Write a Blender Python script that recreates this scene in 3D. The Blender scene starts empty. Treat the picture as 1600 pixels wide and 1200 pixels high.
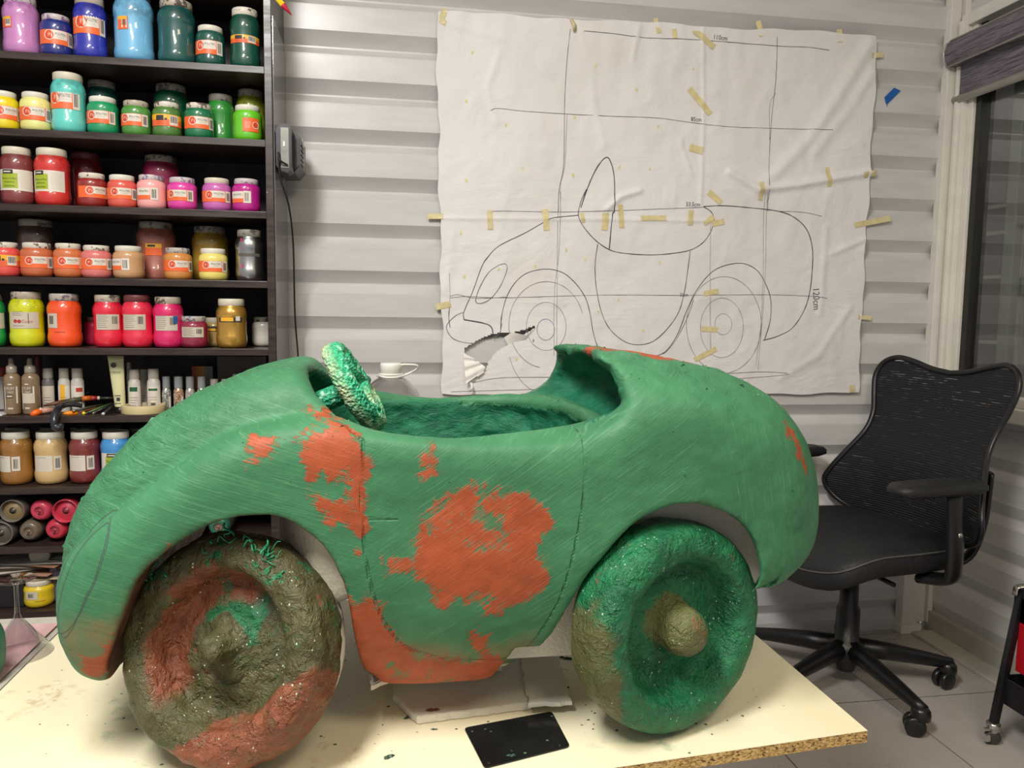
import bpy, bmesh, math, random
import numpy as np
from math import sin, cos, pi, radians, atan2, sqrt
from mathutils import Vector, Matrix

S = bpy.context.scene
COL = S.collection
random.seed(7)
RNG = np.random.default_rng(11)

# ---------------------------------------------------------------- camera
F_PX = 1220.0
YAW, PITCH, ROLL, CAM_H = radians(9.3), radians(5.3), radians(0.76), 1.12
_f = np.array([sin(YAW)*cos(PITCH), cos(YAW)*cos(PITCH), -sin(PITCH)])
_r = np.array([cos(YAW), -sin(YAW), 0.0])
_u = np.cross(_r, _f)
CR = cos(ROLL)*_r + sin(ROLL)*_u
CU = -sin(ROLL)*_r + cos(ROLL)*_u
CF = _f
CC = np.array([0, 0, CAM_H])
cd = bpy.data.cameras.new('camera')
cam = bpy.data.objects.new('camera', cd)
COL.objects.link(cam)
cd.sensor_width = 36.0
cd.lens = 36.0*F_PX/1600.0
cd.clip_start = 0.02
cam.matrix_world = Matrix(((CR[0], CU[0], -CF[0], 0), (CR[1], CU[1], -CF[1], 0), (CR[2], CU[2], -CF[2], CAM_H), (0, 0, 0, 1)))
S.camera = cam

# ---------------------------------------------------------------- light
S.view_settings.view_transform = 'Standard'
S.view_settings.look = 'None'
S.view_settings.gamma = 1.0
S.view_settings.use_curve_mapping = False
S.view_settings.exposure = 0.08
W = bpy.data.worlds.new('room_air')
S.world = W
W.use_nodes = True
W.node_tree.nodes['Background'].inputs[0].default_value = (0.97, 0.94, 0.96, 1)
W.node_tree.nodes['Background'].inputs[1].default_value = 0.37

def area(name, loc, target, sx, sy, power, col):
    l = bpy.data.lights.new(name, 'AREA')
    l.shape = 'RECTANGLE'; l.size = sx; l.size_y = sy
    l.energy = power; l.color = col
    o = bpy.data.objects.new(name, l)
    COL.objects.link(o)
    o.location = loc
    d = Vector(target) - Vector(loc)
    o.rotation_euler = d.to_track_quat('-Z', 'Y').to_euler()
    return o
area('ceiling_tube_light', (-0.55, 0.35, 2.62), (-0.3, 0.9, 0), 0.35, 1.3, 88, (1.0, 0.968, 0.925))
area('ceiling_panel_light', (0.75, -0.35, 2.62), (0.6, 0.4, 0), 0.7, 0.7, 22, (1.0, 0.87, 0.64))

# ---------------------------------------------------------------- layout helpers: a pixel of the photograph -> a point on a real plane
def onplane(x, y, n, c):
    d = CF + CR*(x-800)/F_PX - CU*(y-600)/F_PX
    n = np.asarray(n, float)
    return CC + d*((c - n@CC)/(n@d))
def aty(x, y, Y): return onplane(x, y, (0, 1, 0), Y)
def atz(x, y, Z): return onplane(x, y, (0, 0, 1), Z)
def atx(x, y, X): return onplane(x, y, (1, 0, 0), X)

# ---------------------------------------------------------------- materials
def lin(c):
    if isinstance(c, str):
        c = c.lstrip('#'); c = [int(c[i:i+2], 16)/255 for i in (0, 2, 4)]
    return tuple((v/12.92 if v <= 0.04045 else ((v+0.055)/1.055)**2.4) for v in c) + (1.0,)
class NT:
    def __init__(s, m): s.t = m.node_tree; s.n = s.t.nodes; s.l = s.t.links
    def new(s, kind, **kw):
        n = s.n.new(kind)
        for k, v in kw.items(): setattr(n, k, v)
        return n
    def link(s, a, b): s.l.new(a, b)
    def val(s, sock, v):
        if hasattr(v, 'is_linked') or hasattr(v, 'links'): s.l.new(v, sock)
        else: sock.default_value = v
    def math(s, op, a, b=0.0, c=None, clamp=False):
        n = s.new('ShaderNodeMath', operation=op, use_clamp=clamp)
        s.val(n.inputs[0], a); s.val(n.inputs[1], b)
        if c is not None: s.val(n.inputs[2], c)
        return n.outputs[0]
    def mix(s, f, a, b, blend='MIX'):
        n = s.new('ShaderNodeMix', data_type='RGBA', blend_type=blend)
        s.val(n.inputs[0], f); s.val(n.inputs[6], a); s.val(n.inputs[7], b)
        return n.outputs[2]
    def ramp(s, v, lo, hi, a=0.0, b=1.0):
        n = s.new('ShaderNodeMapRange', interpolation_type='SMOOTHSTEP')
        s.val(n.inputs[0], v); n.inputs[1].default_value = lo; n.inputs[2].default_value = hi
        n.inputs[3].default_value = a; n.inputs[4].default_value = b
        return n.outputs[0]
    def coord(s, kind='Object'):
        return s.new('ShaderNodeTexCoord').outputs[kind]
    def mapping(s, v, scale=(1, 1, 1), rot=(0, 0, 0), loc=(0, 0, 0)):
        n = s.new('ShaderNodeMapping'); s.l.new(v, n.inputs[0])
        n.inputs[1].default_value = loc; n.inputs[2].default_value = rot; n.inputs[3].default_value = scale
        return n.outputs[0]
    def rmap(s, v, rot, scale):
        return s.mapping(s.mapping(v, rot=rot), scale=scale)
    def noise(s, v, scale, detail=3, rough=0.55, dist=0.0, out=0):
        n = s.new('ShaderNodeTexNoise'); s.l.new(v, n.inputs['Vector'])
        n.inputs['Scale'].default_value = scale; n.inputs['Detail'].default_value = detail
        n.inputs['Roughness'].default_value = rough; n.inputs['Distortion'].default_value = dist
        return n.outputs[out]
    def vor(s, v, scale, out='Distance', rnd=1.0):
        n = s.new('ShaderNodeTexVoronoi'); s.l.new(v, n.inputs['Vector'])
        n.inputs['Scale'].default_value = scale; n.inputs['Randomness'].default_value = rnd
        return n.outputs[out]
    def attr(s, name, out='Fac'):
        n = s.new('ShaderNodeAttribute'); n.attribute_name = name
        return n.outputs[out]
    def bump(s, h, strength, dist=0.01, normal=None):
        n = s.new('ShaderNodeBump'); s.l.new(h, n.inputs['Height'])
        n.inputs['Strength'].default_value = strength; n.inputs['Distance'].default_value = dist
        if normal is not None: s.l.new(normal, n.inputs['Normal'])
        return n.outputs[0]
def newmat(name):
    m = bpy.data.materials.new(name); m.use_nodes = True
    nt = NT(m); p = nt.n['Principled BSDF']
    return m, nt, p
_mc = {}
def plain(col, rough=0.5, metal=0.0, coat=0.0, var=0.08, scale=14.0, bump=0.0, bscale=60.0, trans=0.0, alpha=1.0, name=None, emit=0.0, spec=None):
    key = (col, rough, metal, coat, var, scale, bump, bscale, trans, alpha, emit, spec)
    if key in _mc: return _mc[key]
    m, nt, p = newmat(name or 'surface_' + str(col).strip('#'))
    c = nt.coord()
    L = lin(col)
    if var > 0:
        f = nt.ramp(nt.noise(c, scale, 4), 0.3, 0.7)
        a = tuple(min(1, v*(1-var)) for v in L[:3]) + (1,); b = tuple(min(1, v*(1+var)) for v in L[:3]) + (1,)
        nt.link(nt.mix(f, a, b), p.inputs['Base Color'])
        nt.link(nt.ramp(nt.noise(c, scale*2.3, 3), 0.3, 0.7, max(0.02, rough*0.88), min(1, rough*1.12)), p.inputs['Roughness'])
    else:
        p.inputs['Base Color'].default_value = L; p.inputs['Roughness'].default_value = rough
    p.inputs['Metallic'].default_value = metal
    p.inputs['Coat Weight'].default_value = coat; p.inputs['Coat Roughness'].default_value = 0.08
    p.inputs['Transmission Weight'].default_value = trans
    p.inputs['Alpha'].default_value = alpha
    if spec is not None: p.inputs['Specular IOR Level'].default_value = spec
    if emit > 0:
        p.inputs['Emission Color'].default_value = L; p.inputs['Emission Strength'].default_value = emit
    if bump > 0: nt.link(nt.bump(nt.noise(c, bscale, 4), bump, 0.004), p.inputs['Normal'])
    _mc[key] = m
    return m

# ---------------------------------------------------------------- geometry
LOC = {}
class Geo:
    """Collects shapes in world (or local) coordinates; build() links them as ONE mesh object."""
    def __init__(s): s.v = []; s.f = []; s.m = []; s.s = []; s.n = 0
    def add(s, V, F, mi=0, smooth=True, M=None):
        V = np.asarray(V, float).reshape(-1, 3)
        if M is not None:
            M = np.array(M); V = V@M[:3, :3].T + M[:3, 3]
        s.v.append(V)
        for f in F: s.f.append([int(i)+s.n for i in f])
        s.m += [mi]*len(F); s.s += [smooth]*len(F)
        s.n += len(V); return s
    def box(s, c, size, bevel=0.0, mi=0, M=None, seg=2, rotz=0.0, smooth=None):
        bm = bmesh.new(); bmesh.ops.create_cube(bm, size=1.0)
        for v in bm.verts: v.co = Vector((v.co.x*size[0], v.co.y*size[1], v.co.z*size[2]))
        if bevel > 0:
            bmesh.ops.bevel(bm, geom=bm.edges[:], offset=min(bevel, min(size)*0.49), segments=seg, affect='EDGES', profile=0.6)
        R = Matrix.Rotation(rotz, 4, 'Z')
        V = np.array([tuple(R@v.co + Vector(c)) for v in bm.verts]); F = [[v.index for v in f.verts] for f in bm.faces]
        bm.free()
        return s.add(V, F, mi, False if smooth is None else smooth, M)
    def box2(s, a, b, bevel=0.0, mi=0, **k):
        a = np.array(a, float); b = np.array(b, float)
        return s.box((a+b)/2, np.abs(b-a), bevel, mi, **k)
    def lathe(s, prof, n=32, mi=0, M=None, close=False, smooth=True):
        prof = [(max(r, 1e-5), z) for r, z in prof]
        a = np.arange(n)*2*pi/n
        V = np.concatenate([np.stack([r*np.cos(a), r*np.sin(a), np.full(n, z)], 1) for r, z in prof])
        F = []
        k = len(prof)
        for i in range(k-1 + (1 if close else 0)):
            j = (i+1) % k
            for q in range(n):
                w = (q+1) % n
                F.append([i*n+q, i*n+w, j*n+w, j*n+q])
        return s.add(V, F, mi, smooth, M)
    def tube(s, P, r, n=10, mi=0, M=None, closed=False, smooth=True, flat=None):
        P = np.array(P, float); k = len(P)
        R = np.full(k, r) if np.isscalar(r) else np.array(r, float)
        T = np.roll(P, -1, 0)-np.roll(P, 1, 0) if closed else np.gradient(P, axis=0)
        T /= np.linalg.norm(T, axis=1)[:, None] + 1e-12
        up = np.array([0, 0, 1.0]) if abs(T[0][2]) < 0.9 else np.array([1.0, 0, 0])
        V = []; a = np.arange(n)*2*pi/n
        x = np.cross(up, T[0]); x /= np.linalg.norm(x)
        fx, fy = flat or (1, 1)
        for i in range(k):
            x = x - T[i]*(x@T[i]); x /= np.linalg.norm(x)+1e-12
            y = np.cross(T[i], x)
            V.append(P[i] + R[i]*(np.outer(np.cos(a)*fx, x)+np.outer(np.sin(a)*fy, y)))
        V = np.concatenate(V); F = []
        for i in range(k-1 + (1 if closed else 0)):
            j = (i+1) % k
            for q in range(n):
                w = (q+1) % n
                F.append([i*n+q, i*n+w, j*n+w, j*n+q])
        if not closed:
            F.append(list(range(n))[::-1]); F.append([(k-1)*n+q for q in range(n)])
        return s.add(V, F, mi, smooth, M)
    def prism(s, poly, z0, z1, mi=0, M=None, smooth=False, bevel=0.0):
        """poly in xy, extruded in z"""
        bm = bmesh.new()
        vs = [bm.verts.new((x, y, z0)) for x, y in poly]
        f = bm.faces.new(vs)
        r = bmesh.ops.extrude_face_region(bm, geom=[f])
        for v in r['geom']:
            if isinstance(v, bmesh.types.BMVert): v.co.z = z1
        bmesh.ops.recalc_face_normals(bm, faces=bm.faces[:])
        if bevel > 0:
            es = [e for e in bm.edges if abs(e.verts[0].co.z-e.verts[1].co.z) < 1e-6]
            bmesh.ops.bevel(bm, geom=es, offset=bevel, segments=2, affect='EDGES')
        bm.verts.index_update()
        V = [tuple(v.co) for v in bm.verts]; F = [[v.index for v in q.verts] for q in bm.faces]
        bm.free()
        return s.add(V, F, mi, smooth, M)
    def build(s, name, mats, parent=None, local=False, org=None):
        V = np.concatenate(s.v) if s.v else np.zeros((0, 3))
        if parent is not None and not local: V = V - np.array(LOC.get(parent.name, (0, 0, 0)))
        if org is not None: V = V - np.array(org)
        me = bpy.data.meshes.new(name)
        me.from_pydata(V.tolist(), [], s.f)
        mats = mats if isinstance(mats, (list, tuple)) else [mats]
        for m in mats: me.materials.append(m)
        me.polygons.foreach_set('material_index', s.m)
        me.polygons.foreach_set('use_smooth', s.s)
        me.update()
        o = bpy.data.objects.new(name, me); COL.objects.link(o)
        if parent is not None: o.parent = parent
        if org is not None: o.location = org
        return o
def tag(o, label, cat, group=None, kind=None):
    o['label'] = label; o['category'] = cat
    if group: o['group'] = group
    if kind: o['kind'] = kind
    return o
def thing(name, label, cat, loc=(0, 0, 0), rotz=0.0, group=None):
    o = bpy.data.objects.new(name, None); COL.objects.link(o)
    o.empty_display_size = 0.05
    o.location = loc; o.rotation_euler = (0, 0, rotz)
    LOC[o.name] = tuple(loc)
    return tag(o, label, cat, group)
def struct(o):
    o['kind'] = 'structure'; return o
def solo(g, name, mats, label, cat, org=None, group=None, kind=None):
    if org is None:
        V = np.concatenate(g.v); org = ((V[:, 0].min()+V[:, 0].max())/2, (V[:, 1].min()+V[:, 1].max())/2, V[:, 2].min())
    return tag(g.build(name, mats, org=org), label, cat, group, kind)
def frame(o, zdir, xdir=None):
    """matrix whose local z is zdir, at o"""
    z = Vector(zdir).normalized()
    x = Vector(xdir) if xdir is not None else (Vector((0, 0, 1)) if abs(z.z) < 0.9 else Vector((1, 0, 0)))
    y = z.cross(x).normalized(); x = y.cross(z).normalized()
    return Matrix(((x.x, y.x, z.x, o[0]), (x.y, y.y, z.y, o[1]), (x.z, y.z, z.z, o[2]), (0, 0, 0, 1)))
def spline(P, n=8, closed=False):
    P = np.array(P, float); k = len(P); out = []
    rng = range(k) if closed else range(k-1)
    for i in rng:
        p1 = P[i]; p2 = P[(i+1) % k]
        p0 = P[i-1] if (closed or i > 0) else 2*p1-p2
        p3 = P[(i+2) % k] if (closed or i+2 < k) else 2*p2-p1
        for t in np.arange(n)/n:
            out.append(0.5*((2*p1)+(p2-p0)*t+(2*p0-5*p1+4*p2-p3)*t*t+(3*p1-p0-3*p2+p3)*t**3))
    if not closed: out.append(P[-1])
    return np.array(out)
def vnoise(P, freq, seed=0):
    """smooth value noise in [-1,1] at points P (n,3)"""
    Q = np.asarray(P)*freq + 31.7 + seed*17.3
    I = np.floor(Q).astype(np.int64); T = Q-I; T = T*T*(3-2*T)
    def h(i, j, k):
        n = (i*73856093) ^ (j*19349663) ^ (k*83492791) ^ (seed*2654435761 & 0x7fffffff)
        n = (n ^ (n >> 13))*1274126177 & 0x7fffffff
        n = (n ^ (n >> 16)) & 0xffff
        return n/32767.5-1.0
    r = 0
    for a in (0, 1):
        wa = T[:, 0] if a else 1-T[:, 0]
        for b in (0, 1):
            wb = T[:, 1] if b else 1-T[:, 1]
            for c in (0, 1):
                wc = T[:, 2] if c else 1-T[:, 2]
                r = r + wa*wb*wc*h(I[:, 0]+a, I[:, 1]+b, I[:, 2]+c)
    return r
def fbm(P, freq, oct=3, seed=0):
    r = 0; a = 1.0
    for i in range(oct):
        r = r + a*vnoise(P, freq*2**i, seed+i); a *= 0.5
    return r
def poly_sd(X, Z, poly):
    """signed distance, positive inside, any-shape arrays"""
    poly = np.asarray(poly, float); n = len(poly)
    d = np.full(X.shape, 1e9); s = np.zeros(X.shape, bool)
    for i in range(n):
        ax, az = poly[i]; bx, bz = poly[(i+1) % n]
        ex, ez = bx-ax, bz-az
        t = np.clip(((X-ax)*ex+(Z-az)*ez)/(ex*ex+ez*ez+1e-15), 0, 1)
        d = np.minimum(d, (X-ax-t*ex)**2+(Z-az-t*ez)**2)
        c = ((az > Z) != (bz > Z)) & (X < ex*(Z-az)/(ez if abs(ez) > 1e-12 else 1e-12)+ax)
        s ^= c
    d = np.sqrt(d)
    return np.where(s, d, -d)
def line_d(X, Z, pts):
    pts = np.asarray(pts, float); d = np.full(X.shape, 1e9)
    for i in range(len(pts)-1):
        ax, az = pts[i]; bx, bz = pts[i+1]; ex, ez = bx-ax, bz-az
        t = np.clip(((X-ax)*ex+(Z-az)*ez)/(ex*ex+ez*ez+1e-15), 0, 1)
        d = np.minimum(d, (X-ax-t*ex)**2+(Z-az-t*ez)**2)
    return np.sqrt(d)
_txt = {}
def text_mesh(t):
    """letters as flat triangles, cap height scaled to 1, starting at x=0"""
    if t in _txt: return _txt[t]
    cu = bpy.data.curves.new('letters', 'FONT'); cu.body = t; cu.resolution_u = 2; cu.size = 1.0
    o = bpy.data.objects.new('letters', cu); COL.objects.link(o)
    dg = bpy.context.evaluated_depsgraph_get(); dg.update()
    me = o.evaluated_get(dg).to_mesh()
    V = np.array([tuple(v.co) for v in me.vertices]); F = [list(p.vertices) for p in me.polygons]
    o.evaluated_get(dg).to_mesh_clear()
    bpy.data.objects.remove(o); bpy.data.curves.remove(cu)
    V[:, 0] -= V[:, 0].min(); V[:, :2] /= 0.72
    _txt[t] = (V, F, V[:, 0].max()); return _txt[t]
# ================================================================ the room
BACK = 2.46       # outermost face of the ribs on the back wall
RIGHT = 1.93
def metal_wall_mat():
    m, nt, p = newmat('white_painted_sheet_metal')
    c = nt.coord()
    f = nt.ramp(nt.noise(nt.mapping(c, (1, 1, 6)), 5, 3), 0.3, 0.7)
    col = nt.mix(f, lin('#c7c5c3'), lin('#d0cecc'))
    sp = nt.ramp(nt.vor(c, 26), 0.035, 0.055, 1.0, 0.0)
    sp = nt.math('MULTIPLY', sp, nt.ramp(nt.noise(c, 3.0, 2), 0.5, 0.62))
    col = nt.mix(nt.math('MULTIPLY', sp, 0.55), col, lin('#77736a'))
    nt.link(col, p.inputs['Base Color'])
    p.inputs['Roughness'].default_value = 0.34
    p.inputs['Coat Weight'].default_value = 0.15; p.inputs['Coat Roughness'].default_value = 0.2
    nt.link(nt.bump(nt.noise(c, 9, 2), 0.12, 0.01), p.inputs['Normal'])
    return m
M_WALL = metal_wall_mat()
M_TRIM = plain('#e2ded4', 0.4, var=0.04)
# rib profile, one period of 0.1409 m going down from a lower outer edge
PITCH_Z = 0.1409
def rib_profile(zbase, ztop, depth):
    pts = []
    k = -2
    z0 = 0.957 - PITCH_Z*12
    z = z0
    while z < ztop + PITCH_Z:
        # going up: outer flat from z to z+.072, then small step, slope in and back out
        pts += [(z, 0.0), (z+0.070, 0.0), (z+0.0715, 0.0025), (z+0.0735, 0.0025), (z+0.098, depth), (z+0.103, depth), (z+0.1400, 0.0008)]
        z += PITCH_Z
    pts = [(max(min(a, ztop), zbase), b) for a, b in pts if zbase-0.02 < a < ztop+0.02]
    pts[0] = (zbase, pts[0][1])
    return pts
def rib_wall(name, axis, c, a0, a1, zbase, ztop, depth, thick=0.03):
    pr = rib_profile(zbase, ztop, depth); n = len(pr); g = Geo(); V = []
    for t in (a0, a1):
        for z, d in pr: V.append((t, c+d, z) if axis == 'y' else (c+d, t, z))
    for t in (a0, a1):
        for z, d in pr: V.append((t, c+thick+0.02, z) if axis == 'y' else (c+thick+0.02, t, z))
    F = []
    for i in range(n-1):
        F.append([i, i+1, n+i+1, n+i] if axis == 'x' else [i, n+i, n+i+1, i+1])
        F.append([2*n+i, 3*n+i, 3*n+i+1, 2*n+i+1])
        F.append([i, i+1, 2*n+i+1, 2*n+i]); F.append([n+i, n+i+1, 3*n+i+1, 3*n+i])
    g.add(V, F, 0, False)
    return struct(g.build(name, M_WALL))
rib_wall('wall_back', 'y', BACK, -2.6, RIGHT-0.02, 0.0, 2.7, 0.030)

# right wall: cladding under, above and beyond the window opening
WY1, WZ0, WZ1 = 2.375, 0.875, 2.08
rib_wall('wall_right', 'x', RIGHT, -1.6, BACK+0.02, 0.0, 0.80, 0.013)
rib_wall('wall_right', 'x', RIGHT, -1.6, BACK+0.02, 2.12, 2.7, 0.013)
g = Geo().box2((RIGHT-0.012, -1.6, 0.0), (RIGHT+0.02, 2.45, 0.075), 0.003)
struct(g.build('baseboard_right', plain('#aca89c', 0.6)))

# corner post in front of the back wall's end
g = Geo()
g.box2((1.868, BACK-0.022, 0.03), (1.905, BACK+0.01, 2.7), 0.003)
g.box2((1.905, BACK-0.012, 0.03), (1.915, BACK+0.01, 2.7), 0.001)
g.box2((1.915, BACK-0.03, 0.03), (1.935, BACK+0.01, 2.7), 0.003)
g.box2((1.80, BACK-0.05, 0.0), (1.88, BACK+0.01, 0.032), 0.004)
g.box2((1.812, BACK-0.035, 0.03), (1.868, BACK+0.005, 0.90), 0.003)
struct(g.build('trim_1', M_TRIM))

# window
g = Geo()
def wf(y0, y1, z0, z1, x0=RIGHT-0.03, x1=RIGHT+0.06, b=0.004): g.box2((x0, y0, z0), (x1, y1, z1), b)
wf(2.40, BACK-0.03, 0.80, 2.12); wf(2.415, 2.43, 0.86, 2.1, RIGHT-0.04); wf(2.375, 2.40, 0.86, 2.1, RIGHT-0.012)
wf(-1.2, 2.40, 0.80, 0.845, RIGHT-0.055); wf(-1.2, 2.40, 0.845, 0.875, RIGHT-0.02)
wf(-1.2, 2.40, 2.08, 2.12)
wf(-1.6, -1.2, 0.80, 2.12)
struct(g.build('window_1', M_TRIM))
win = bpy.data.objects['window_1']
g = Geo()
DK = plain('#24231f', 0.4)
g.box2((RIGHT+0.0, 2.350, 0.875), (RIGHT+0.05, 2.376, 2.08), 0.002)
g.box2((RIGHT+0.0, -1.2, 0.875), (RIGHT+0.05, -1.17, 2.08), 0.002)
g.build('window_gasket', DK, win)
# sliding sash: grey metal rail standing behind the first pane
g = Geo()
g.box2((RIGHT+0.045, 2.225, 0.875), (RIGHT+0.075, 2.270, 2.08), 0.004)
g.box2((RIGHT+0.045, -1.17, 0.875), (RIGHT+0.075, 2.225, 0.905), 0.004)
g.build('window_sash', plain('#8f908a', 0.35, metal=0.3), win)
def glass_mat(name, tint, gl=0.1, rough=0.0):
    m, nt, p = newmat(name)
    tr = nt.new('ShaderNodeBsdfTransparent'); tr.inputs[0].default_value = tint
    gs = nt.new('ShaderNodeBsdfGlossy'); gs.inputs['Roughness'].default_value = rough
    fr = nt.new('ShaderNodeLayerWeight'); fr.inputs[0].default_value = 0.5
    mx = nt.new('ShaderNodeMixShader')
    nt.link(nt.ramp(fr.outputs[1], 0.15, 1.0, gl*0.5, 0.6), mx.inputs[0])
    nt.link(tr.outputs[0], mx.inputs[1]); nt.link(gs.outputs[0], mx.inputs[2])
    nt.link(mx.outputs[0], nt.n['Material Output'].inputs[0])
    return m
M_PANE = glass_mat('window_glass', (0.86, 0.88, 0.86, 1), 0.09)
g = Geo().box2((RIGHT+0.018, 0.4, 0.875), (RIGHT+0.024, 2.36, 2.08)); g.build('window_pane', M_PANE, win)
# outside the window: a dark ribbed shed wall and a weathered fibre board
def board_mat():
    m, nt, p = newmat('weathered_fibre_board')
    c = nt.coord()
    a = nt.noise(nt.mapping(c, (60, 60, 3)), 2.0, 5, 0.7); b = nt.noise(c, 7, 4)
    col = nt.mix(nt.ramp(a, 0.35, 0.65), lin('#a09890'), lin('#c6beb6')); col = nt.mix(nt.ramp(b, 0.4, 0.7), col, lin('#9b948c'))
    nt.link(col, p.inputs['Base Color']); p.inputs['Roughness'].default_value = 0.8
    return m
g = Geo()
g.box2((2.26, 0.7, 1.27), (2.29, 2.515, 2.3), 0.003); g.box2((2.26, 0.7, 0.3), (2.29, 2.515, 1.20), 0.003)
g.box2((2.275, 0.7, 1.20), (2.29, 2.515, 1.27), 0.003, 1)
tag(g.build('fibre_board', [board_mat(), plain('#6f7a74', 0.3)]), 'grey weathered board standing outside behind the window glass', 'board')
g = Geo()
for i in range(40):
    y = 2.34+0.06*i
    g.box2((2.78, y, 0.0), (2.80+0.02*(i % 2), y+0.06, 2.6))
for z in (1.0, 1.3, 1.5, 1.62): g.box2((2.76, 2.3, z), (2.79, 4.7, z+0.016), 0, 1)
tag(g.build('shed_wall', [plain('#55514d', 0.6), plain('#8c8a80', 0.5)]), 'dark ribbed wall outside beyond the far side of the window', 'wall')
g = Geo()
for x, y in ((2.1, 2.38), (2.16, 2.44), (2.2, 2.50)): g.tube([(x, y, 0.0), (x, y, 2.3)], 0.009, 8)
tag(g.build('outdoor_pipe', plain('#a0a29a', 0.4, metal=0.4)), 'thin vertical grey pipes outside seen through the window', 'pipe')

# roller blind
bl = thing('roller_blind', 'purple-grey fabric roller blind in a cassette above the window', 'blind', (1.86, 1.2, 1.95))
def blind_mat():
    m, nt, p = newmat('streaked_blind_fabric')
    c = nt.coord()
    a = nt.noise(nt.mapping(c, (20, 6, 220)), 1.6, 4, 0.7)
    nt.link(nt.mix(nt.ramp(a, 0.36, 0.66), lin('#4b4650'), lin('#857d84')), p.inputs['Base Color']); p.inputs['Roughness'].default_value = 0.75
    nt.link(nt.bump(a, 0.3, 0.002), p.inputs['Normal'])
    return m
M_BL = blind_mat()
g = Geo(); P = []
prof = [(1.925, 2.036), (1.868, 2.036), (1.850, 2.026), (1.842, 2.0), (1.846, 1.97), (1.858, 1.953), (1.925, 1.953)]
for y in (-0.2, 2.43):
    for x, z in prof: P.append((x, y, z))
n = len(prof)
g.add(P, [[i, i+1, n+i+1, n+i] for i in range(n-1)] + [list(range(n)), list(range(n, 2*n))[::-1]], 0, False)
g.build('cassette', M_BL, bl)
g = Geo()
g.tube([(x, 2.432, z) for x, z in prof[1:-1]], 0.0035, 6)
g.tube([(1.866, -0.2, 2.037), (1.866, 2.432, 2.037)], 0.004, 6); g.tube([(1.858, -0.2, 1.953), (1.858, 2.432, 1.953)], 0.0035, 6)
g.build('cassette_edging', plain('#b9b4ac', 0.35, metal=0.2), bl)
g = Geo().box2((1.897, -0.2, 1.855), (1.900, 2.425, 1.955)); g.build('blind_fabric', M_BL, bl)
g = Geo().tube([(1.899, -0.2, 1.848), (1.899, 2.44, 1.848)], 0.013, 12); g.build('bottom_rail', plain('#b1aca4', 0.4), bl)

# floor
def floor_mat():
    m, nt, p = newmat('pale_floor_tiles')
    c = nt.coord()
    T = 0.4400
    br = nt.new('ShaderNodeTexBrick'); br.offset = 0.0; br.squash = 1.0
    nt.link(nt.mapping(c, (1/T, 1/T, 1), loc=(-1.45/T+0.0, -1.99/T+0.0, 0)), br.inputs['Vector'])
    br.inputs['Scale'].default_value = 1.0; br.inputs['Brick Width'].default_value = 1.0; br.inputs['Row Height'].default_value = 1.0
    br.inputs['Mortar Size'].default_value = 0.0045; br.inputs['Mortar Smooth'].default_value = 0.2
    br.inputs['Color1'].default_value = lin('#b9b1aa'); br.inputs['Color2'].default_value = lin('#b5ada6'); br.inputs['Mortar'].default_value = lin('#4d4540')
    n1 = nt.noise(c, 4, 5, 0.6)
    col = nt.mix(nt.ramp(n1, 0.35, 0.7, 0, 0.35), br.outputs[0], lin('#a49a8c'))
    nt.link(col, p.inputs['Base Color'])
    nt.link(nt.ramp(nt.noise(c, 11, 3), 0.3, 0.7, 0.22, 0.42), p.inputs['Roughness'])
    nt.link(nt.bump(br.outputs[1], -0.4, 0.002), p.inputs['Normal'])
    return m
g = Geo().box2((-2.6, -1.6, -0.05), (2.9, 2.5, 0.0)); struct(g.build('floor', floor_mat()))
g = Geo().box2((1.84, 0.2, 0.0), (1.919, BACK-0.05, 0.012), 0.003); struct(g.build('trim_2', plain('#b6b0a3', 0.75, bump=0.3)))
g = Geo().box2((-2.6, -1.6, 2.7), (2.0, 2.5, 2.75)); struct(g.build('ceiling', plain('#d8d6d0', 0.8)))
# ================================================================ paper plan taped to the wall
PY = 2.452
def _w(px, py):
    q = aty(px, py, PY-0.006); return np.array([q[0], q[2]])
def zA(L): return [(670+.45625*x, .45625*y) for x, y in L]
def zB(L): return [(670+.45625*x, 300+.45625*y) for x, y in L]
FOLDS = [(zA([(1030, 590), (1130, 650), (1260, 635), (1520, 590)]), 0.010, 0.012), (zA([(1130, 650), (1300, 480), (1400, 330), (1510, 150)]), 0.007, 0.022),
         (zA([(1320, 520), (1420, 400), (1520, 250)]), 0.005, 0.02), (zB([(0, 90), (500, 92), (980, 100)]), 0.003, 0.006),
         (zA([(938, 90), (942, 400), (930, 700)]), 0.003, 0.006), (zA([(610, 715), (660, 672), (720, 655)]), 0.007, 0.010),
         (zA([(240, 180), (200, 300), (230, 420)]), 0.003, 0.012), (zA([(560, 330), (600, 500)]), 0.002, 0.012),
         (zB([(1380, 210), (1500, 160)]), 0.004, 0.01), (zA([(60, 80), (250, 130), (420, 260)]), 0.003, 0.012),
         (zA([(720, 90), (700, 200)]), 0.003, 0.008), (zA([(860, 480), (900, 600)]), 0.0025, 0.008), (zB([(80, 150), (60, 330)]), 0.003, 0.012),
         (zB([(1440, 400), (1330, 560), (1200, 640)]), 0.003, 0.014), (zB([(1360, 130), (1340, 420)]), 0.003, 0.012)]
FOLDS = [(np.array([_w(*p) for p in L]), a, w) for L, a, w in FOLDS]
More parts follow.
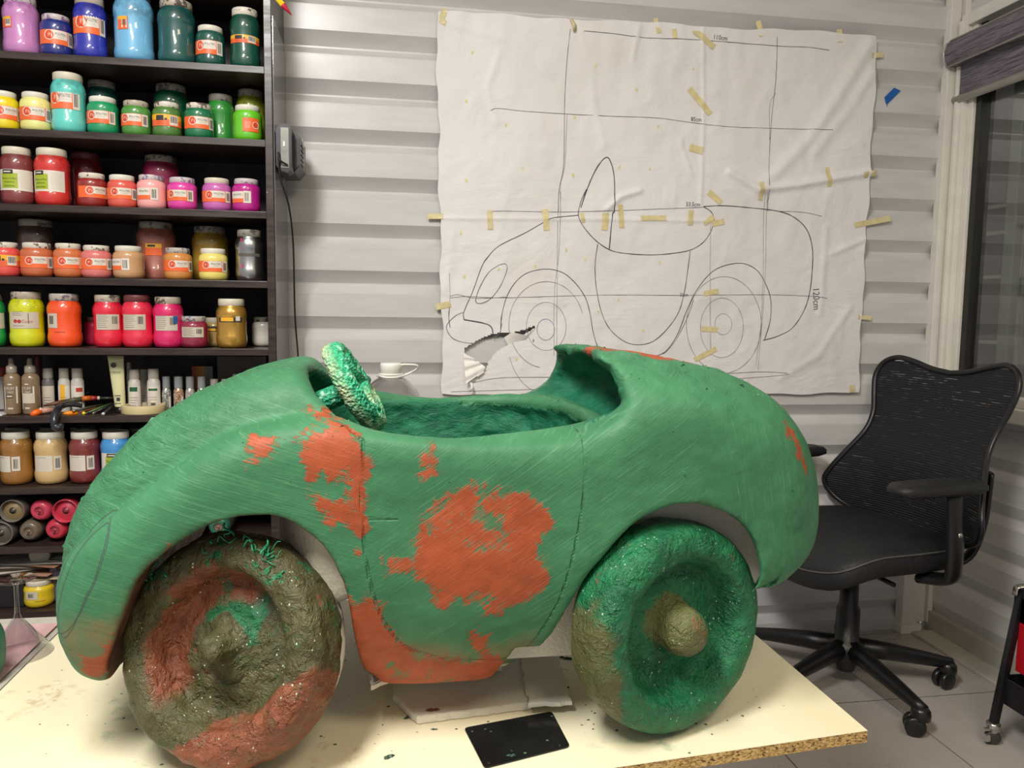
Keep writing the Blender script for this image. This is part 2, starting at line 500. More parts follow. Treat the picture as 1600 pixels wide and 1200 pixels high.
def paper_y(x, z):
    x = np.atleast_1d(np.asarray(x, float)); z = np.atleast_1d(np.asarray(z, float))
    P = np.stack([x, z*0.8, 0*x], 1)
    d = 0.0045*fbm(P, 4.5, 3, 3) + 0.0012*fbm(P, 24, 2, 9)
    R = 1-np.abs(fbm(P, 7.0, 3, 21)); d = d + 0.0035*np.clip(R-0.55, 0, 1)
    # vertical puckers hanging from the top tapes
    d = d + 0.0022*np.sin(x*85+3*vnoise(P, 5, 4))*np.clip((z-1.75)/0.25, 0, 1)*np.clip(vnoise(P, 3, 8)+0.4, 0, 1)
    for L, a, w in FOLDS:
        q = line_d(x, z, L); d = d + a*np.exp(-(q/w)**2)
    return PY - 0.006 - np.clip(d, -0.004, 0.03)
TL, TR, BR, BL = _w(682, 18), _w(1371, 55), _w(1340, 614), _w(692, 615)
HOLE = np.array([_w(*p) for p in [(725, 546), (735, 540), (752, 530), (772, 522), (800, 521), (820, 516), (838, 509), (822, 519), (800, 533), (775, 548), (763, 562), (758, 574), (745, 570), (728, 552)]])
def paper_edge(u, v):
    top = TL*(1-u)[:, None]+TR*u[:, None]; bot = BL*(1-u)[:, None]+BR*u[:, None]
    p = bot*(1-v)[:, None]+top*v[:, None]
    w = 0.0035*np.sin(v*23+1)+0.002*np.sin(v*61)
    p[:, 0] += w*(2*u-1)*np.abs(2*u-1)**6
    p[:, 1] += (0.004*np.sin(u*17)+0.002*np.sin(u*53))*(2*v-1)*np.abs(2*v-1)**6
    return p
NU, NV = 330, 270
U, V_ = np.meshgrid(np.linspace(0, 1, NU), np.linspace(0, 1, NV)); U = U.ravel(); V_ = V_.ravel()
p2 = paper_edge(U, V_)
sd = poly_sd(p2[:, 0], p2[:, 1], HOLE)
yy = paper_y(p2[:, 0], p2[:, 1])
P3 = np.stack([p2[:, 0], yy, p2[:, 1]], 1)
F = []
for j in range(NV-1):
    for i in range(NU-1):
        a = j*NU+i
        if max(sd[a], sd[a+1], sd[a+NU], sd[a+NU+1]) > 0: continue
        F.append([a, a+1, a+NU+1, a+NU])
def paper_mat():
    m, nt, p = newmat('white_tracing_paper')
    c = nt.coord()
    f = nt.ramp(nt.noise(c, 2.2, 3), 0.35, 0.7)
    col = nt.mix(f, lin('#e9e6e5'), lin('#e2dedb'))
    y = nt.ramp(nt.noise(nt.mapping(c, (1, 1, 1), loc=(3, 0, 1)), 1.3, 2), 0.6, 0.8, 0, 0.5)
    col = nt.mix(y, col, lin('#e3d8c4'))
    nt.link(col, p.inputs['Base Color']); p.inputs['Roughness'].default_value = 0.6
    b1 = nt.bump(nt.noise(c, 16, 5, 0.6), 0.35, 0.006)
    cr = nt.vor(nt.mapping(c, (1, 1, 1.3)), 13, 'Distance')
    nt.link(nt.bump(nt.noise(nt.mapping(c, (1, 1, 1.6)), 5, 6, 0.6, 1.0), 0.42, 0.014, b1), p.inputs['Normal'])
    return m
M_PAPER = paper_mat()
post = thing('paper_plan', 'large white paper sheet with a pencil side view of the car, taped to the wall', 'drawing', (float(BL[0]+.7), PY, float(BL[1])))
g = Geo(); g.add(P3, F, 0, True); g.build('sheet', M_PAPER, post)
# torn flap hanging from the hole
fl = [(724, 552), (728, 600), (737, 603), (762, 576), (741, 560)]
g = Geo(); A = [aty(x, y, PY-o) for (x, y), o in zip(fl, (0.012, 0.035, 0.04, 0.022, 0.012))]
rows = []
L0 = np.array([A[0], A[1]]); L1 = np.array([A[3], A[2]])
for i in range(13):
    t = i/12
    for j in range(9):
        s = j/8
        q = (A[0]*(1-t)+A[1]*t)*(1-s) + (A[4]*(1-t)+A[3]*t)*s
        if s > .5 and t > .85: q = q*0.8+A[2]*.2
        q = q + np.array([0, -0.006*sin(t*18), 0.0]); rows.append(q)
g.add(rows, [[i*9+j, i*9+j+1, (i+1)*9+j+1, (i+1)*9+j] for i in range(12) for j in range(8)])
g.tube([aty(736, 598, PY-.03), aty(738, 606, PY-.035), aty(734, 611, PY-.03)], 0.004, 6)
g.build('torn_flap', plain('#f2efe8', 0.6), post)
g = Geo(); A = [aty(788, 527, PY-.008), aty(800, 519, PY-.02), aty(822, 524, PY-.02), aty(838, 512, PY-.01), aty(822, 530, PY-.01), aty(793, 538, PY-.008)]
g.add(A, [[0, 1, 2, 5], [2, 3, 4, 5]]); g.build('torn_flap', plain('#f2efe8', 0.6), post)

HEAVY, MID, FAINT, VIOLET = 0, 1, 2, 3
pencils = [plain('#3c3c46', 0.7, var=0.35, scale=60), plain('#63636c', 0.7, var=0.3, scale=60), plain('#918e92', 0.7, var=0.2, scale=60), plain('#8474a0', 0.7, var=0.2, scale=60)]
def circ(cx, cy, rx, ry, a0=0, a1=360, n=26, tilt=0):
    out = []
    for i in range(n+1):
        a = radians(a0+(a1-a0)*i/n); x, y = rx*cos(a), ry*sin(a); t = radians(tilt)
        out.append((cx+x*cos(t)-y*sin(t), cy+x*sin(t)+y*cos(t)))
    return out
ST = [
 (HEAVY, 2.4, zB([(510, 80), (430, 88), (400, 100), (330, 140), (240, 185), (200, 225), (180, 258), (150, 340), (120, 410), (120, 437)])),
 (HEAVY, 3.4, zB([(120, 437), (190, 450), (215, 465), (220, 498)])), (MID, 2.0, zB([(220, 498), (242, 485), (250, 450)])),
 (MID, 2.0, zB([(118, 412), (90, 425), (62, 455), (65, 480), (85, 503), (120, 515), (152, 518)])),
 (HEAVY, 2.0, [(702, 480), (701, 495), (703, 512)]),
 (MID, 2.0, zB([(240, 250), (262, 247), (266, 270), (240, 330), (205, 370), (172, 382), (160, 370), (175, 325), (205, 275), (240, 250)])),
 (HEAVY, 2.2, zB([(245, 480), (250, 420), (268, 355), (300, 305), (340, 276), (400, 264), (455, 275), (500, 310), (535, 360), (550, 410), (565, 490), (590, 545), (650, 562), (720, 566), (800, 553), (850, 490), (885, 400), (920, 330), (980, 266), (1060, 244), (1115, 262), (1150, 310), (1170, 370), (1168, 440), (1150, 505)])),
 (HEAVY, 2.6, zB([(1145, 508), (1190, 495), (1240, 468), (1280, 415), (1303, 350), (1312, 270), (1312, 190), (1290, 125), (1245, 85), (1190, 65), (1080, 52), (1000, 47), (940, 50)])),
 (HEAVY, 2.4, zB([(940, 50), (968, 70), (976, 100), (960, 145), (930, 180), (880, 203), (780, 215), (680, 211), (620, 198), (570, 165), (530, 120), (512, 82), (520, 35), (540, -10)])),
 (HEAVY, 3.2, zA([(520, 712), (545, 640), (575, 575), (605, 540), (622, 555), (634, 610), (634, 720)]) + zB([(628, 80), (618, 195)])),
 (HEAVY, 2.2, zB([(578, 178), (570, 250), (574, 330), (590, 410), (620, 470), (670, 512), (720, 523), (770, 510), (820, 465), (855, 410), (875, 340), (888, 250), (894, 203)])),
 (MID, 1.6, zB([(905, 370), (885, 430), (850, 500), (815, 545), (800, 555)])),
 # wheels
 (FAINT, 1.8, zB(circ(402, 455, 128, 148, 100, 345))), (FAINT, 1.6, zB(circ(402, 460, 68, 82))), (VIOLET, 1.8, zB(circ(400, 471, 30, 36))),
 (FAINT, 1.6, zB(circ(400, 500, 132, 190, 20, 160))),
 (FAINT, 1.8, zB(circ(1010, 455, 128, 165))), (FAINT, 1.6, zB(circ(1003, 465, 74, 102))), (FAINT, 1.6, zB(circ(1008, 453, 29, 36))),
 # construction lines
 (MID, 1.8, zA([(530, 108), (650, 118), (760, 130), (950, 138), (1190, 158), (1290, 162), (1370, 172)])),
 (MID, 1.5, zA([(212, 378), (240, 371), (350, 382), (620, 398), (790, 405), (1000, 432), (1180, 440), (1380, 446)])),
 (MID, 1.4, zB([(200, 78), (230, 66), (500, 68), (880, 55), (940, 52)])), (MID, 1.4, zB([(1190, 66), (1280, 70), (1345, 84)])),
 (MID, 1.5, zB([(72, 363), (130, 358), (260, 362), (600, 353), (870, 354), (1150, 352), (1310, 357), (1365, 364)])), (MID, 1.4, zB([(72, 357), (100, 352), (160, 364), (265, 360)])),
 (FAINT, 1.4, zB([(70, 278), (72, 360), (68, 440)])),
 (MID, 1.6, zA([(484, 100), (474, 200), (466, 350), (462, 560), (446, 650), (444, 723)])), (FAINT, 1.4, zA([(474, 390), (466, 560), (450, 640), (452, 723)])),
 (FAINT, 1.4, zB([(452, 0), (446, 200), (430, 340), (428, 560)])), (FAINT, 1.4, zB([(444, 0), (440, 200), (437, 560), (436, 640)])),
 (MID, 1.6, zA([(1192, 128), (1190, 230), (1182, 330), (1168, 480), (1160, 723)])), (FAINT, 1.4, zA([(1188, 318), (1168, 360), (1166, 480)])),
 (FAINT, 1.4, zB([(1158, 0), (1150, 300), (1128, 610)])), (FAINT, 1.3, zB([(1148, 0), (1140, 400), (1120, 600)])),
 (FAINT, 1.4, zB([(965, 90), (962, 300), (965, 560)])),
 (MID, 1.6, zB([(150, 652), (250, 636), (450, 634)])), (MID, 1.4, zB([(75, 684), (200, 680), (380, 675)])),
 (MID, 1.6, zB([(1020, 622), (1140, 616), (1225, 620)])), (MID, 1.4, zB([(1050, 640), (1160, 632), (1232, 624)])),
]
def ribbon(g, L, w, mi):
    Q = spline(np.array([_w(*p) for p in L]), 7)
    # resample evenly, slight hand wobble
    t = np.gradient(Q, axis=0); t /= np.linalg.norm(t, axis=1)[:, None]+1e-9
    nrm = np.stack([-t[:, 1], t[:, 0]], 1)
    ww = w*0.00079*(1+0.35*vnoise(np.stack([Q[:, 0], Q[:, 1], 0*Q[:, 0]], 1), 60, 5))[:, None]
    A = Q+nrm*ww/2; B = Q-nrm*ww/2
    V = []
    ya = paper_y(A[:, 0], A[:, 1])-0.0009; yb = paper_y(B[:, 0], B[:, 1])-0.0009
    k = len(Q)
    V = np.concatenate([np.stack([A[:, 0], ya, A[:, 1]], 1), np.stack([B[:, 0], yb, B[:, 1]], 1)])
    g.add(V, [[i, i+1, k+i+1, k+i] for i in range(k-1)], mi)
g = Geo()
for mi, w, L in ST: ribbon(g, L, w*1.2, mi)
def ptext(t, px, py, h, rot=0, mi=0):
    Vt, Ft, wd = text_mesh(t)
    o = _w(px, py); a = radians(rot)
    h = h*1.25; x = Vt[:, 0]*h*0.85; z = Vt[:, 1]*h
    X = o[0]+x*cos(a)-z*sin(a); Z = o[1]+x*sin(a)+z*cos(a)
    g.add(np.stack([X, paper_y(X, Z)-0.0012, Z], 1), Ft, mi, False)
ptext('110cm', 1116, 61, 0.012, -3); ptext('85cm', 1080, 189, 0.011); ptext('53.5cm', 1072, 322, 0.011); ptext('32cm', 1062, 463, 0.009)
ptext('8cm', 992, 556, 0.011); ptext('120cm', 1270, 452, 0.019, -85, 1)
ptext('8', 832, 534, 0.007)
g.build('pencil_drawing', pencils, post)

M_TAPE = plain('#d9cb98', 0.55, var=0.1, scale=40, bump=0.3, bscale=90)
def tape(px0, py0, px1, py1, wpx, name='tape_strip', mat=None, parent=post, off=0.0018, col=None):
    a, b = _w(px0, py0), _w(px1, py1); d = b-a; L = np.linalg.norm(d); d /= L; n = np.array([-d[1], d[0]]); w = wpx*0.00208/2
    k = 12; V = []
    for i in range(k+1):
        for j in range(5):
            s = (j/4*2-1)
            q = a+d*L*(i/k)+n*w*s
            if i in (0, k): q = q + d*0.0012*(-1)**j
            V.append(q)
    V = np.array(V)
    inside = (V[:, 0] > TL[0]+.01) & (V[:, 0] < TR[0]-.01) & (V[:, 1] < TL[1]) & (V[:, 1] > BL[1])
    y = paper_y(V[:, 0], V[:, 1]) - off
    y = np.where(inside, y, np.minimum(y+0.002, PY+0.003))
    P = np.stack([V[:, 0], y, V[:, 1]], 1)
    P2 = P + np.array([0, 0.0008, 0])
    F = [[i*5+j, i*5+j+1, (i+1)*5+j+1, (i+1)*5+j] for i in range(k) for j in range(4)]
    g = Geo(); g.add(P, F); g.add(P2, F)
    return g.build(name, mat or M_TAPE, parent)
for t in [(696, 14, 688, 33, 8), (1024, 28, 1030, 52, 7), (1053, 42, 1055, 60, 7), (1084, 47, 1116, 74, 9), (1184, 33, 1190, 57, 8), (1311, 46, 1312, 66, 9),
          (1077, 138, 1110, 178, 9), (1078, 230, 1098, 236, 11), (1362, 87, 1380, 85, 8), (1348, 274, 1369, 270, 9), (1292, 262, 1295, 292, 7), (1189, 284, 1187, 313, 7),
          (1107, 300, 1126, 317, 9), (668, 338, 692, 338, 8), (765, 329, 766, 359, 8), (851, 327, 854, 360, 9), (909, 333, 911, 348, 6), (946, 333, 944, 360, 10), (969, 320, 971, 356, 8),
          (1001, 341, 1040, 341, 8), (1080, 328, 1078, 352, 8), (1100, 350, 1115, 338, 8), (1112, 350, 1131, 346, 9), (1336, 352, 1391, 341, 9), (681, 480, 704, 475, 9),
          (1099, 459, 1121, 455, 8), (1095, 514, 1121, 515, 8), (1085, 562, 1119, 545, 8), (1341, 495, 1362, 497, 7), (1331, 602, 1331, 613, 9), (693, 31, 690, 38, 10)]:
    tape(*t)
g = Geo()
for cx, cy in ((897, 40),):
    q = aty(cx, cy, PY-.012)
    g.tube([q+np.array([-.008, 0, .016]), q+np.array([0, -.006, 0]), q+np.array([.003, 0, -.014])], 0.011, 8, flat=(1, .45))
g.build('crumpled_tape', M_TAPE, post)
# thin yellow specks of old tape on the sheet
g = Geo(); rg = random.Random(3)
for cx, cy in zA([(150, 180), (570, 225), (128, 345), (263, 428), (500, 400), (785, 435), (320, 575), (128, 617), (495, 600), (652, 572), (757, 578), (712, 307), (905, 235)]) + zB([(110, 140), (120, 290), (362, 255), (238, 265), (470, 198), (535, 232), (790, 240), (650, 368), (580, 410), (733, 475), (448, 540), (300, 573), (505, 665)]):
    w = _w(cx, cy); a = rg.uniform(0, 3); V = []
    for k in range(6):
        r = rg.uniform(.002, .0055); th = a+k*1.047
        V.append((w[0]+r*cos(th), w[1]+1.5*r*sin(th)))
    V = np.array(V); g.add(np.stack([V[:, 0], paper_y(V[:, 0], V[:, 1])-.0013, V[:, 1]], 1), [[0, 1, 2, 3, 4, 5]])
g.build('tape_residue', plain('#ddd79a', 0.6), post)
# blue tape on the wall
bt = [aty(*p, BACK-.002) for p in ((1382, 152), (1397, 137), (1407, 142), (1386, 163), (1387, 167), (1384, 161))]
g = Geo(); g.add(bt, [[0, 1, 2, 3], [0, 3, 4, 5]], 0, False); g.add([q-np.array([0, .0012, 0]) for q in bt], [[0, 1, 2, 3], [0, 3, 4, 5]], 0, False)
solo(g, 'blue_tape', plain('#1f5fae', 0.5), 'short piece of bright blue tape stuck on the ribbed wall right of the paper plan', 'tape')
# ================================================================ the clay pedal-car sculpture
TZ = 0.54
YC = 1.235
def smin(a, b, k):
    h = np.clip(0.5+0.5*(b-a)/k, 0, 1); return b*(1-h)+a*h - k*h*(1-h)
def smax(a, b, k): return -smin(-a, -b, k)
VX = 0.0046
gx = np.arange(-0.53, 0.75, VX); gy = np.arange(0.93, 1.545, VX); gz = np.arange(0.57, 1.11, VX)
X2, Z2 = np.meshgrid(gx, gz, indexing='ij')
def extr(poly, hw, r, n=5, closed=True):
    d2 = -poly_sd(X2, Z2, spline(poly, n, True)) if n > 1 else -poly_sd(X2, Z2, poly)
    a = (d2+r)[:, None, :]; b = (np.abs(gy-YC)-(hw-r))[None, :, None]
    return (np.minimum(np.maximum(a, b), 0)+np.sqrt(np.maximum(a, 0)**2+np.maximum(b, 0)**2)-r).astype(np.float32)
side = [(-.335, .648), (-.36, .645), (-.390, .662), (-.413, .705), (-.418, .76), (-.402, .808), (-.362, .842), (-.315, .876), (-.26, .920), (-.2, .958), (-.15, .974), (-.09, .983), (0, .982),
        (.1, .968), (.25, .968), (.33, 1.0), (.4, 1.01), (.48, .995), (.555, .95), (.61, .88), (.622, .82), (.610, .765), (.57, .73), (.50, .715), (.3, .655), (.2, .622), (.1, .611), (.0, .615), (-.035, .64), (-.2, .66)]
hood = [(-.0, .75), (-.0, 1.02), (-.06, 1.040), (-.123, 1.040), (-.166, 1.035), (-.214, 1.020), (-.289, .985), (-.36, .925), (-.415, .85), (-.436, .79), (-.432, .74), (-.40, .705), (-.34, .71), (-.2, .8)]
rear = [(.22, .74), (.25, .95), (.252, 1.062), (.30, 1.066), (.373, 1.060), (.439, 1.048), (.52, 1.026), (.59, .985), (.645, .92), (.672, .84), (.664, .775), (.625, .735), (.56, .725), (.4, .73)]
D = extr(side, .272, .055)
D = smin(D, extr(hood, .19, .085), 0.007)
D = smin(D, extr(rear, .255, .13), 0.05)
XX = gx[:, None, None]; YY = gy[None, :, None]; ZZ = gz[None, None, :]
pn = np.where(XX < .115, 4.4, 3.0); pa = np.where(XX < .115, .580, .590)
pl = ((np.abs((XX-.115)/pa)**pn+np.abs((YY-YC)/.292)**pn)**(1/pn)-1)*.29
D = smax(D, pl.astype(np.float32), .045)
# tuck the sills in towards the bottom
tuck = (np.abs(YY-YC)-(.272-0.55*np.maximum(.80-ZZ, 0)**1.35)).astype(np.float32)
D = smax(D, tuck, .02)
def cut2(poly, n=5):
    return (-poly_sd(X2, Z2, spline(poly, n, True))[:, None, :]).astype(np.float32)
AF = [(-.350, .55), (-.347, .62), (-.340, .673), (-.327, .712), (-.296, .790), (-.262, .826), (-.209, .857), (-.157, .866), (-.119, .860), (-.080, .828), (-.057, .786), (-.046, .738), (-.040, .69), (-.030, .645), (-.018, .615), (-.01, .55)]
AR = [(.165, .55), (.180, .61), (.200, .648), (.234, .718), (.267, .778), (.319, .838), (.362, .861), (.40, .867), (.456, .852), (.495, .820), (.514, .779), (.516, .748), (.500, .715), (.497, .62), (.49, .55)]
D = smax(D, -cut2(AF, 3), .004)
D = smax(D, -cut2(AR, 3), .003)
well = np.maximum(np.maximum(cut2(AR, 3)-.034, 1.000-YY), YY-1.06).astype(np.float32)
well = np.maximum(well, -.0-(ZZ-.70)) if False else well
D = smax(D, -well, .004)
UC = [(-.30, 1.25), (-.122, 1.10), (-.117, 1.045), (-.104, 1.022), (-.088, 1.002), (-.060, .986), (-.025, .971), (.04, .960), (.112, .955), (.187, .955), (.245, .960), (.285, .972), (.312, .992), (.320, 1.018), (.311, 1.045), (.287, 1.078), (.30, 1.25)]
D = smax(D, -cut2(UC, 3), .014)
tubp = ((np.abs((XX-.105)/.212)**2.9+np.abs((YY-YC)/.226)**2.9)**(1/2.9)-1)*.215
tub = tubp
tub = smax(tub, (.775-ZZ), .03)
seat = smax((.15-XX), (ZZ-.868), .02)
tub = smax(tub, -seat, .015)
D = smax(D, -tub.astype(np.float32), .014)
sc = (np.sqrt(((XX-.275)/.118)**2+((YY-YC)/.215)**2+((ZZ-.998)/.060)**2)-1)*.07
D = smax(D, -sc.astype(np.float32), .008)
ring = np.sqrt((tubp-.006)**2+(ZZ-.951)**2)-.0155*np.clip((XX-.10)/.14, 0, 1)**.7+.004*(XX < .10)
D = smin(D, ring.astype(np.float32), .010)
tshell = smax(smax(tub-.007, -tub, .003), ZZ-.90, .01)
D = smin(D, tshell.astype(np.float32), .004)
sc = (np.sqrt(((XX+.085)/.060)**2+((YY-YC)/.165)**2+((ZZ-.968)/.060)**2)-1)*.06
D = smax(D, -sc.astype(np.float32), .008)

def surface_nets(D, gx, gy, gz):
    nx, ny, nz = D.shape
    ins = D < 0
    c = ins[:-1, :-1, :-1].astype(np.int8).copy()
    for dx in (0, 1):
        for dy in (0, 1):
            for dz in (0, 1):
                if dx+dy+dz: c += ins[dx:nx-1+dx, dy:ny-1+dy, dz:nz-1+dz]
    act = (c > 0) & (c < 8)
    I, J, K = np.nonzero(act)
    idx = -np.ones(act.shape, np.int32); idx[I, J, K] = np.arange(len(I))
    acc = np.zeros((len(I), 3)); cnt = np.zeros(len(I))
    cr = [(a, b, c) for a in (0, 1) for b in (0, 1) for c in (0, 1)]
    for a in cr:
        for ax in range(3):
            if a[ax] == 1: continue
            b = list(a); b[ax] = 1
            va = D[I+a[0], J+a[1], K+a[2]]; vb = D[I+b[0], J+b[1], K+b[2]]
            m = (va < 0) != (vb < 0)
            t = np.where(m, va/np.where(m, va-vb, 1), 0)
            p = np.repeat(np.array([a], float), len(I), 0); p[:, ax] += t
            acc[m] += p[m]; cnt[m] += 1
    acc /= cnt[:, None]
    V = np.stack([gx[0]+(I+acc[:, 0])*VX, gy[0]+(J+acc[:, 1])*VX, gz[0]+(K+acc[:, 2])*VX], 1)
    Fs = []
    for ax in range(3):
        sl0 = [slice(None)]*3; sl1 = [slice(None)]*3
        sl0[ax] = slice(0, -1); sl1[ax] = slice(1, None)
        m = ins[tuple(sl0)] != ins[tuple(sl1)]
        o = [0, 1, 2]; o.remove(ax); u, w = o
        A = np.array(np.nonzero(m)).T
        ok = (A[:, u] > 0) & (A[:, w] > 0) & (A[:, u] < D.shape[u]-1) & (A[:, w] < D.shape[w]-1)
        A = A[ok]
        s = ins[A[:, 0], A[:, 1], A[:, 2]]
        q = []
        for du, dw in ((0, 0), (-1, 0), (-1, -1), (0, -1)):
            B = A.copy(); B[:, u] += du; B[:, w] += dw
            q.append(idx[B[:, 0], B[:, 1], B[:, 2]])
        Q = np.stack(q, 1)
        flip = s if ax in (0, 2) else ~s
        Q[flip] = Q[flip][:, ::-1]
        Q = Q[(Q >= 0).all(1)]
        Fs.append(Q)
    return V, np.concatenate(Fs)
VB, FB = surface_nets(D, gx, gy, gz)
# smooth the stepping a little, then press the clay by hand
def smooth(V, F, it=2, w=0.5):
    E = np.concatenate([F[:, [0, 1]], F[:, [1, 2]], F[:, [2, 3]], F[:, [3, 0]]]); E = np.concatenate([E, E[:, ::-1]])
    for _ in range(it):
        s = np.zeros_like(V); c = np.bincount(E[:, 0], minlength=len(V))
        for k in range(3): s[:, k] = np.bincount(E[:, 0], V[E[:, 1], k], minlength=len(V))
        V = V*(1-w)+s/np.maximum(c, 1)[:, None]*w
    return V
def vnormals(V, F):
    n = np.cross(V[F[:, 2]]-V[F[:, 0]], V[F[:, 3]]-V[F[:, 1]]); N = np.zeros_like(V)
    for k in range(4):
        for a in range(3): N[:, a] += np.bincount(F[:, k], n[:, a], minlength=len(V))
    return N/(np.linalg.norm(N, axis=1)[:, None]+1e-12)
VB = smooth(VB, FB, 2)
NB = vnormals(VB, FB)
cenv = VB.mean(0)
if (NB[VB[:, 2] > 1.045].mean(0)[2]) < 0: FB = FB[:, ::-1]; NB = -NB
vx, vy, vz = VB.T
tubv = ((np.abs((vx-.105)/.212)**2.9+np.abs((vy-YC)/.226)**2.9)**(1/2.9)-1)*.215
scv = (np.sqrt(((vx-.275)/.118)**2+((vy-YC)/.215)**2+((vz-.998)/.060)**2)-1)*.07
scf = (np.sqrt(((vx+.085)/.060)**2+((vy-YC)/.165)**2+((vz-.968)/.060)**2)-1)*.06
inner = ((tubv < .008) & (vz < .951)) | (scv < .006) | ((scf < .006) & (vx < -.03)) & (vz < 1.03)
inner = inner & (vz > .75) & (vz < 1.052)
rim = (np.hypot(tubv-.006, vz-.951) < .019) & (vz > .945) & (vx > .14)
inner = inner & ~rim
crest = np.clip((VB[:, 2]-.99)/.05, 0, 1)*(VB[:, 0] > .3) + np.exp(-((VB[:, 1]-1.05)/.04)**2)*0.0
nose = np.clip((-.12-VB[:, 0])/.1, 0, 1)*np.clip((VB[:, 1]-1.04)/.03, 0, 1)
amp = 0.0010 + 0.0030*inner + 0.0018*crest + 0.0016*nose
VB = VB + NB*(amp*fbm(VB*np.array([1, 1, 1.4]), 30, 3, 2))[:, None] + NB*(0.0022*vnoise(VB, 7, 5))[:, None]

car = thing('clay_car', 'green and terracotta clay model of a small open two-seat roadster standing on the cream board', 'sculpture', (0.11, YC, TZ))
g = Geo(); g.add(VB, FB.tolist())
M_BODY, bn, bp = newmat('green_clay_with_terracotta_patches')
body = g.build('body', M_BODY, car)
# ---- where the colours lie (signed distances in metres, kept with the mesh)
def near(L, Y=.968): return np.array([aty(*p, Y)[[0, 2]] for p in L])
T = [
 [(680, 800), (700, 770), (740, 757), (790, 792), (808, 775), (830, 790), (850, 792), (880, 800), (868, 825), (842, 862), (850, 900), (820, 952), (790, 945), (770, 920), (735, 930), (700, 958), (676, 956), (678, 915), (650, 878), (645, 840), (670, 820)],
 [(478, 672), (510, 662), (548, 682), (552, 722), (520, 750), (488, 745), (462, 722), (470, 690)], [(500, 785), (548, 778), (556, 812), (518, 822)], [(393, 690), (432, 684), (418, 718), (390, 725)],
 [(662, 712), (676, 710), (672, 738), (660, 740)], [(585, 868), (618, 866), (642, 882), (604, 892), (588, 882)], [(545, 690), (561, 694), (563, 790), (570, 872), (560, 870), (549, 800)],
 [(536, 925), (560, 955), (592, 958), (612, 1000), (650, 1040), (700, 1052), (790, 1054), (800, 1120), (560, 1130), (530, 1000), (522, 940)],
 [(262, 853), (240, 868), (215, 905), (190, 950), (185, 990), (165, 1015), (140, 1035), (118, 1045), (118, 1070), (165, 1065), (200, 1000), (225, 920), (268, 858)],
 [(745, 1006), (764, 1004), (762, 1028), (745, 1028)], [(755, 953), (768, 950), (792, 948), (780, 962), (758, 964)], [(182, 950), (198, 945), (190, 975), (176, 970)], [(480, 655), (545, 668), (560, 680), (520, 676)]]
sT = np.full(len(VB), -1.0)
nearside = (VB[:, 1] < 1.10)
for L in T: sT = np.maximum(sT, poly_sd(VB[:, 0], VB[:, 2], near(L)))
sT = np.where(nearside, sT, -1)
sT = np.where(inner, -1, sT)
sT = np.maximum(sT, np.where(VB[:, 0] > .55, poly_sd(VB[:, 0], VB[:, 2], near([(1212, 650), (1226, 672), (1240, 722), (1226, 704), (1216, 680)], 1.06)), -1))
sT = np.maximum(sT, np.where((VB[:, 2] > 1.03), poly_sd(VB[:, 0], VB[:, 1], np.array([(.33, 1.12), (.31, 1.24), (.40, 1.26), (.46, 1.22), (.455, 1.10), (.40, 1.085)])), -1))
# faces inside the front wheel arch show bare brown clay
archin = (VB[:, 0] < .0) & (VB[:, 2] < .885) & (poly_sd(VB[:, 0], VB[:, 2], spline(AF, 3, True)) > -.012) & (np.abs(NB[:, 1]) < .55)
archin = smooth(np.stack([archin.astype(float)]*3, 1), FB, 2)[:, 0]
sO = poly_sd(VB[:, 0], VB[:, 2], near([(575, 940), (610, 1000), (700, 1028), (800, 1020), (840, 1000), (850, 1035), (800, 1130), (560, 1130), (535, 1010)]))
sO = np.maximum(sO, poly_sd(VB[:, 0], VB[:, 2], near([(75, 990), (150, 975), (195, 950), (200, 1075), (100, 1075)])))
sO = np.maximum(sO, poly_sd(VB[:, 0], VB[:, 2], near([(672, 800), (720, 775), (820, 830), (850, 880), (790, 945), (690, 930), (640, 850)]))*0.8-.004)
sO = np.where(nearside, sO, -1)
seam = np.minimum(line_d(VB[:, 0], VB[:, 2], spline(near([(567, 690), (565, 800), (574, 890), (598, 975), (645, 1030), (735, 1050), (815, 1040), (868, 960), (898, 860), (914, 760), (915, 680)]), 6)),
                  line_d(VB[:, 0], VB[:, 2], near([(500, 648), (540, 662), (568, 684)], 1.0)))
seam = np.minimum(seam, line_d(VB[:, 0], VB[:, 2], near([(575, 812), (622, 812)])))
seam = np.where(nearside, seam, 1.0)
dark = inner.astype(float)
hl1 = poly_sd(VB[:, 0], VB[:, 2], spline(near([(148, 818), (170, 813), (176, 832), (168, 870), (150, 915), (128, 958), (106, 985), (84, 990), (82, 950), (92, 900), (115, 850)], 1.0), 5, True))
hl2 = poly_sd(VB[:, 0], VB[:, 2], spline(near([(165, 818), (173, 832), (160, 885), (140, 930), (118, 978), (100, 996), (88, 975), (100, 915), (126, 858)], 1.0), 5, True))
nm = nearside & (VB[:, 0] < -.3)
hl1 = np.where(nm, hl1, -1); hl2 = np.where(nm, hl2, -1)
def put(o, name, arr):
    a = o.data.attributes.new(name, 'FLOAT', 'POINT'); a.data.foreach_set('value', np.asarray(arr, np.float32))
for nme, arr in (('terra', sT), ('olive', sO), ('seam', seam), ('deep', smooth(np.stack([dark]*3, 1), FB, 4)[:, 0]), ('arch', archin), ('lampa', hl1), ('lampb', hl2), ('rough', np.clip(nose*0.8+crest*0.8+inner*0.9, 0, 1))): put(body, nme, arr)
